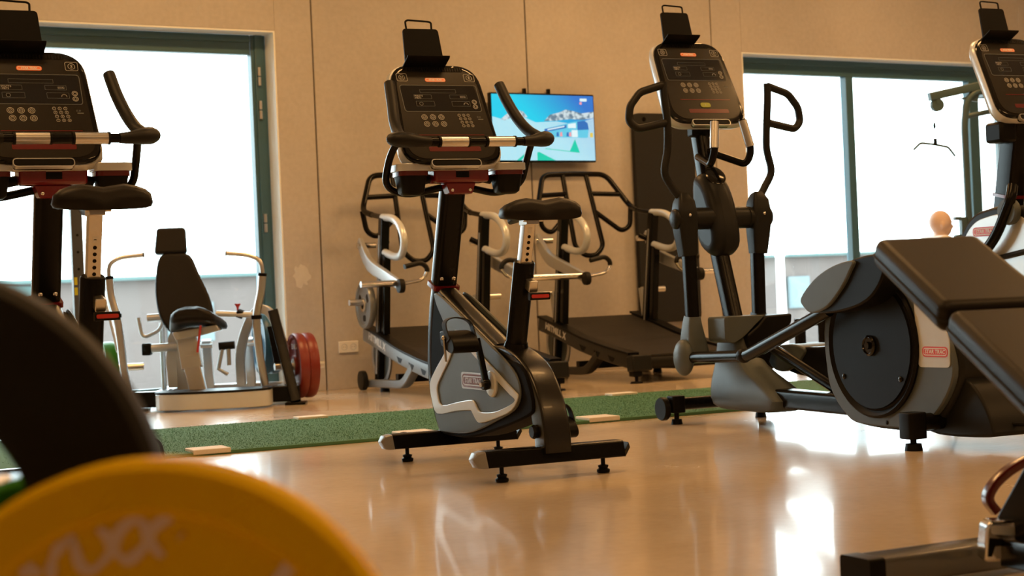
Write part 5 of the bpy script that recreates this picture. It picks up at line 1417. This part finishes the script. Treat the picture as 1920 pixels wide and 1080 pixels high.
for s in (-1, 1):
    obj('shoe', G().prism(spl2([(0.28, 0.0), (0.28, 0.09), (0.36, 0.10), (0.44, 0.07), (0.53, 0.05), (0.55, 0.0)]), s * 0.18 - 0.045, s * 0.18 + 0.045, 'x'), BLACKPL, pe, bev=0.012)
    obj('eye', G().ell((s * 0.03, 0.104, 1.053), (0.012, 0.008, 0.007), 10, 6), WHITE, pe)
    obj('brow', G().ell((s * 0.030, 0.113, 1.076), (0.020, 0.006, 0.004), 10, 6), mat('brow_hair', (0.12, 0.08, 0.06), 0.8) if s < 0 else bpy.data.materials['brow_hair'], pe)
    g = G()
    hx, hy, hz = s * 0.165, 0.33, 0.595
    g.ell((hx, hy, hz), (0.042, 0.05, 0.022), 12, 8)
    for k in range(4):
        fx = hx - 0.028 + 0.019 * k
        g.tube([(fx, hy + 0.03, hz + 0.004), (fx, hy + 0.075, hz - 0.005), (fx, hy + 0.095 - 0.006 * abs(k - 1), hz - 0.03)], [0.010, 0.009, 0.007], 8)
    g.tube([(hx - s * 0.035, hy, hz), (hx - s * 0.055, hy + 0.03, hz + 0.004), (hx - s * 0.058, hy + 0.055, hz - 0.008)], [0.011, 0.010, 0.008], 8)
    obj('hand', g, SKIN, pe)
obj('mouth', G().ell((0, 0.110, 1.000), (0.022, 0.006, 0.005), 12, 6), mat('lips', (0.38, 0.16, 0.14), 0.5), pe)

# ------------------------------------------------------------------ adjustable bench, right foreground
HF = Frame(2.723, 2.914, -22)
bn = thing('weight_bench', HF.o, HF.rz, 'black padded adjustable bench on a silver trimmed frame in the right foreground', 'bench')
INC = 22.4
bm = Matrix.Translation((0, 0, 0.697)) @ Matrix.Rotation(R(INC), 4, 'X')          # pad plane: x right, -y down the bench, z out of the pad


def bpad(nm, y0, y1, w0, w1, th=0.070, m=bm, x0=0.0):
    prof = fil2([(x0, y0), (x0 + w0, y0), (x0 + w1, y1), (x0, y1)], 0.028)
    o = obj(nm, G().prism(prof, 0.0, th, 'z', m), VINYL, bn, bev=0.03, seg=6)
    obj('seam', G().tube([m @ V((a, b, th * 0.42)) for a, b in fil2([(x0 - .001, y0 + .001), (x0 + w0 + .001, y0 + .001), (x0 + w1 + .001, y1 - .001), (x0 - .001, y1 - .001)], 0.028)], 0.0028, 6, closed=True), RUBBER, o)
    return o


bpad('head_pad', 0.0, -0.405, 0.255, 0.26)
bpad('back_pad', -0.425, -1.10, 0.26, 0.27)
pv = bm @ V((0.13, -1.12, 0))
bpad('seat_pad', -0.02, -0.38, 0.27, 0.24, 0.062, Matrix.Translation((0, pv.y, pv.z)) @ Matrix.Rotation(R(-4), 4, 'X'))
obj('pad_beam', G().box((0.13, -0.60, -0.03), (0.05, 0.95, 0.05)), BLACKMETAL, bn, bev=0.004).matrix_local = bm
obj('pad_plate', G().box((0.13, -0.2, -0.003), (0.16, 0.30, 0.006)).box((0.13, -0.75, -0.003), (0.18, 0.5, 0.006)), BLACKMETAL, bn).matrix_local = bm
inv = HF.i
fa, fb_ = inv @ V((2.455, 2.70, 0.045)), inv @ V((3.20, 2.64, 0.045))
ft = obj('rear_foot', G().tube([fa, fb_], 1.0, sect=rrect(0.030, 0.048, 0.008), up=(0, 0, 1)), mat('sheen_grey_black_metal', (0.10, 0.105, 0.11), 0.18, spec=0.8), bn, bev=0.002)  # grazing sheen of the black tube painted in as a grey base
obj('foot_end', G().tube([fa + (fa - fb_).normalized() * 0.012, fa + (fb_ - fa).normalized() * 0.03], 1.04, sect=rrect(0.031, 0.049, 0.010), up=(0, 0, 1)), BLACKPL, ft)
for p in (fa.lerp(fb_, 0.06), fa.lerp(fb_, 0.94)):
    obj('rubber_foot', G().box((p.x, p.y, 0.008), (0.06, 0.06, 0.016)), RUBBER, bn)
ct_ = inv @ at(1876, 1012, 3.62)
mk = Matrix.Translation(ct_) @ Matrix.Rotation(R(-8), 4, 'Z')
ck_ = obj('hinge_block', G().prism(fil2([(-0.046, -0.042), (0.052, -0.042), (0.046, 0.035), (0.035, 0.045), (-0.028, 0.045), (-0.038, 0.032)], 0.012), -0.03, 0.03, 'y', mk), CHROME, bn, bev=0.006)
obj('hinge_window', G().prism(fil2([(-0.028, 0.018), (0.033, 0.012), (0.033, 0.031), (-0.028, 0.036)], 0.006), -0.0315, -0.029, 'y', mk), SILVERPL, ck_)
obj('comb', G().prism([(-0.034, 0.010), (0.038, 0.002), (0.044, -0.028), (0.036, -0.03), (0.031, -0.012), (0.008, -0.010), (0.005, -0.03), (-0.005, -0.03), (-0.008, -0.008), (-0.022, -0.008), (-0.03, -0.03), (-0.038, -0.03)], -0.034, -0.029, 'y', mk), BLACKPL, ck_)
s0_ = inv @ at(1862, 982, 3.62); s1_ = inv @ at(2010, 830, 3.45)
obj('support_strut', G().tube([s0_ + V((0.055, 0.0, -0.035)), s1_], 1.0, sect=rrect(0.055, 0.03, 0.008), up=(0, 0, 1)), BLACKMETAL, bn)
obj('main_beam', G().tube([inv @ at(1900, 1035, 3.6), V((0.13, -1.75, 0.16))], 1.0, sect=rrect(0.03, 0.03, 0.006), up=(0, 0, 1)), BLACKMETAL, bn)
obj('front_foot', G().box((0.13, -1.75, 0.035), (0.5, 0.07, 0.07)), BLACKMETAL, bn, bev=0.006)
obj('front_post', G().box((0.13, -1.45, 0.22), (0.06, 0.06, 0.28)), BLACKMETAL, bn, bev=0.004)
lpts = [inv @ at(u, v, 3.75) for u, v in [(1868, 960), (1848, 936), (1862, 908), (1890, 882), (1925, 862), (1960, 850), (1965, 900)]]
obj('red_handle', G().tube(fil(lpts, 0.03, 5), 1.0, sect=rrect(0.016, 0.010, 0.005), up=(0, 1, 0)), DRED, bn)

# ------------------------------------------------------------------ plate tree, left foreground
cy_ = at(295, 1349, 1.38)
cb_ = at(-188, 1004, 1.50)
cg_ = at(150, 1280, 1.66)


def facing(p, extra=0.0):
    """heading of an axis that points from the plate towards the camera side"""
    return -YAW + extra


def big_plate(name, c, r, th, mt, label, rz, hubr=0.03):
    t = thing(name, c, rz, label, 'weight plate')
    # axis along local y; face on -y
    prof = [(hubr, -th * .5), (r * .28, -th * .5), (r * .32, -th * .34), (r * .78, -th * .34), (r * .82, -th * .5), (r * .965, -th * .5), (r, -th * .34), (r, th * .34), (r * .965, th * .5), (r * .82, th * .5), (r * .78, th * .34), (r * .32, th * .34), (r * .28, th * .5), (hubr, th * .5), (hubr, -th * .5)]
    obj('disc', G().lathe(prof, (0, 0, 0), 'y', 96, cap=False), mt, t, ang=30)
    obj('hub_ring', G().lathe([(hubr * 0.9, -th * .56), (hubr * 1.8, -th * .56), (hubr * 1.9, -th * .45)], (0, 0, 0), 'y', 40, cap=False).lathe([(hubr * 1.9, th * .45), (hubr * 1.8, th * .56), (hubr * 0.9, th * .56)], (0, 0, 0), 'y', 40, cap=False), STEEL, t)
    return t


yp = big_plate('bumper_plate', cy_, 0.215, 0.045, PYEL, 'big yellow bumper plate with white lettering, blurred in the left foreground', facing(cy_))
PINK_ = mat('grey_pink_print', (0.80, 0.66, 0.58), 0.6)
# hand written name: strokes on the recessed face (x right, z up from the hub)
yface = -0.045 * .34 - 0.0012


def pix(u, v):
    """point on the yellow plate's face seen at that place, in the plate's own axes"""
    m = Matrix.Translation(cy_) @ Matrix.Rotation(facing(cy_), 4, 'Z')
    i = m.inverted(); o = i @ OC; r_ = i @ (OC + ray(u, v)) - o
    return o + r_ * ((yface - o.y) / r_.y)


def z1(a, b): return (a / 3.6, 780 + b / 3.6)


strokes = [
    [(150, 1090), (185, 1035), (225, 1035), (250, 1090)],                                        # tail of the second letter
    [(345, 1110), (350, 1000), (390, 900), (470, 840), (500, 850)],                            # a
    [(495, 835), (515, 930), (545, 1010), (600, 1045), (670, 1010), (760, 900), (800, 790), (870, 720), (930, 705), (975, 740), (1000, 820), (1050, 900), (1100, 950)],
    [(660, 760), (720, 810), (760, 890), (810, 950), (860, 975), (930, 930), (990, 850), (1040, 760), (1100, 710), (1165, 695)],
    [(1215, 808), (1225, 815)],
]
g = G()
for st_ in strokes:
    pts_ = spl([pix(*z1(a, b)) for a, b in st_], 5)
    n_p = len(pts_)
    g = G().tube(pts_, [0.0026 + 0.0022 * abs(math.sin(3.0 * i / max(1, n_p - 1) * PI)) for i in range(n_p)], sect=rrect(0.12, 1.0, 0.05, 1), up=(0, 1, 0))
    obj('letter', g, PINK_, yp)
c0 = pix(478, 1048)
mt_ = Matrix.Translation((c0.x + 0.028, yface, c0.z - 0.022)) @ Matrix.Rotation(R(90), 4, 'X') @ Matrix.Rotation(R(-38), 4, 'Z')
obj('weight_number', G().text('15 KG', 0.082, mt_ @ Matrix.Translation((-0.03, 0, 0)), 0.0008, 0, 0.002, 'LEFT'), PINK_, yp)

# black grip plate: rim, spokes, hub, big openings
bp_ = thing('grip_plate', cb_, facing(cb_), 'big black weight plate with wide opening, blurred at the left edge', 'weight plate')
obj('rim', G().lathe([(0.126, -0.02), (0.134, -0.026), (0.235, -0.026), (0.243, -0.018), (0.243, 0.018), (0.235, 0.026), (0.134, 0.026), (0.126, 0.02), (0.126, -0.02)], (0, 0, 0), 'y', 96, cap=False), RUBBER, bp_, ang=30)
obj('hub', G().lathe([(0.026, -0.028), (0.06, -0.028), (0.062, 0), (0.06, 0.028), (0.026, 0.028), (0.026, -0.028)], (0, 0, 0), 'y', 40, cap=False), RUBBER, bp_)
for a in (100, 190, 265):
    obj('spoke', G().tube([(0.05 * math.cos(R(a)), 0, 0.05 * math.sin(R(a))), (0.128 * math.cos(R(a)), 0, 0.128 * math.sin(R(a)))], 1.0, sect=rrect(0.018, 0.03, 0.006), up=(0, 1, 0)), RUBBER, bp_)
gpn = big_plate('bumper_plate', cg_, 0.212, 0.05, PGREEN, 'green bumper plate behind the yellow one, seen through the opening of the black plate', facing(cg_))
# tree that carries them
tc_ = V((-0.05, 1.50, 0))
d_ = V((math.sin(YAW), math.cos(YAW), 0)); rgt = V((math.cos(YAW), -math.sin(YAW), 0))
tree = thing('plate_tree', (0, 0, 0), 0, 'black weight plate stand carrying the plates in the left foreground, mostly out of frame', 'rack')
back_ = cy_ + d_ * 0.42
obj('peg', G().tube([cy_ - d_ * 0.06, V((back_.x, back_.y, cy_.z))], 0.022, 16), STEEL, tree)
obj('post', G().tube([V((back_.x, back_.y, 0.05)), V((back_.x, back_.y, 0.36))], 1.0, sect=rrect(0.035, 0.035, 0.006), up=(1, 0, 0)), BLACKMETAL, tree)
obj('peg', G().tube([cb_ - d_ * 0.06, cb_ + d_ * 0.30], 0.022, 16), STEEL, tree)
b2 = cb_ + d_ * 0.30
obj('post', G().tube([V((b2.x, b2.y, 0.05)), V((b2.x, b2.y, 0.50))], 1.0, sect=rrect(0.035, 0.035, 0.006), up=(1, 0, 0)), BLACKMETAL, tree)
obj('base_beam', G().tube([V((back_.x, back_.y, 0.04)), V((b2.x, b2.y, 0.04))], 1.0, sect=rrect(0.04, 0.04, 0.006), up=(0, 0, 1)), BLACKMETAL, tree)
for p in (back_, b2):
    obj('foot_beam', G().tube([V((p.x, p.y, 0.035)) - d_ * 0.35, V((p.x, p.y, 0.035)) + d_ * 0.25], 1.0, sect=rrect(0.035, 0.035, 0.006), up=(0, 0, 1)), BLACKMETAL, tree)
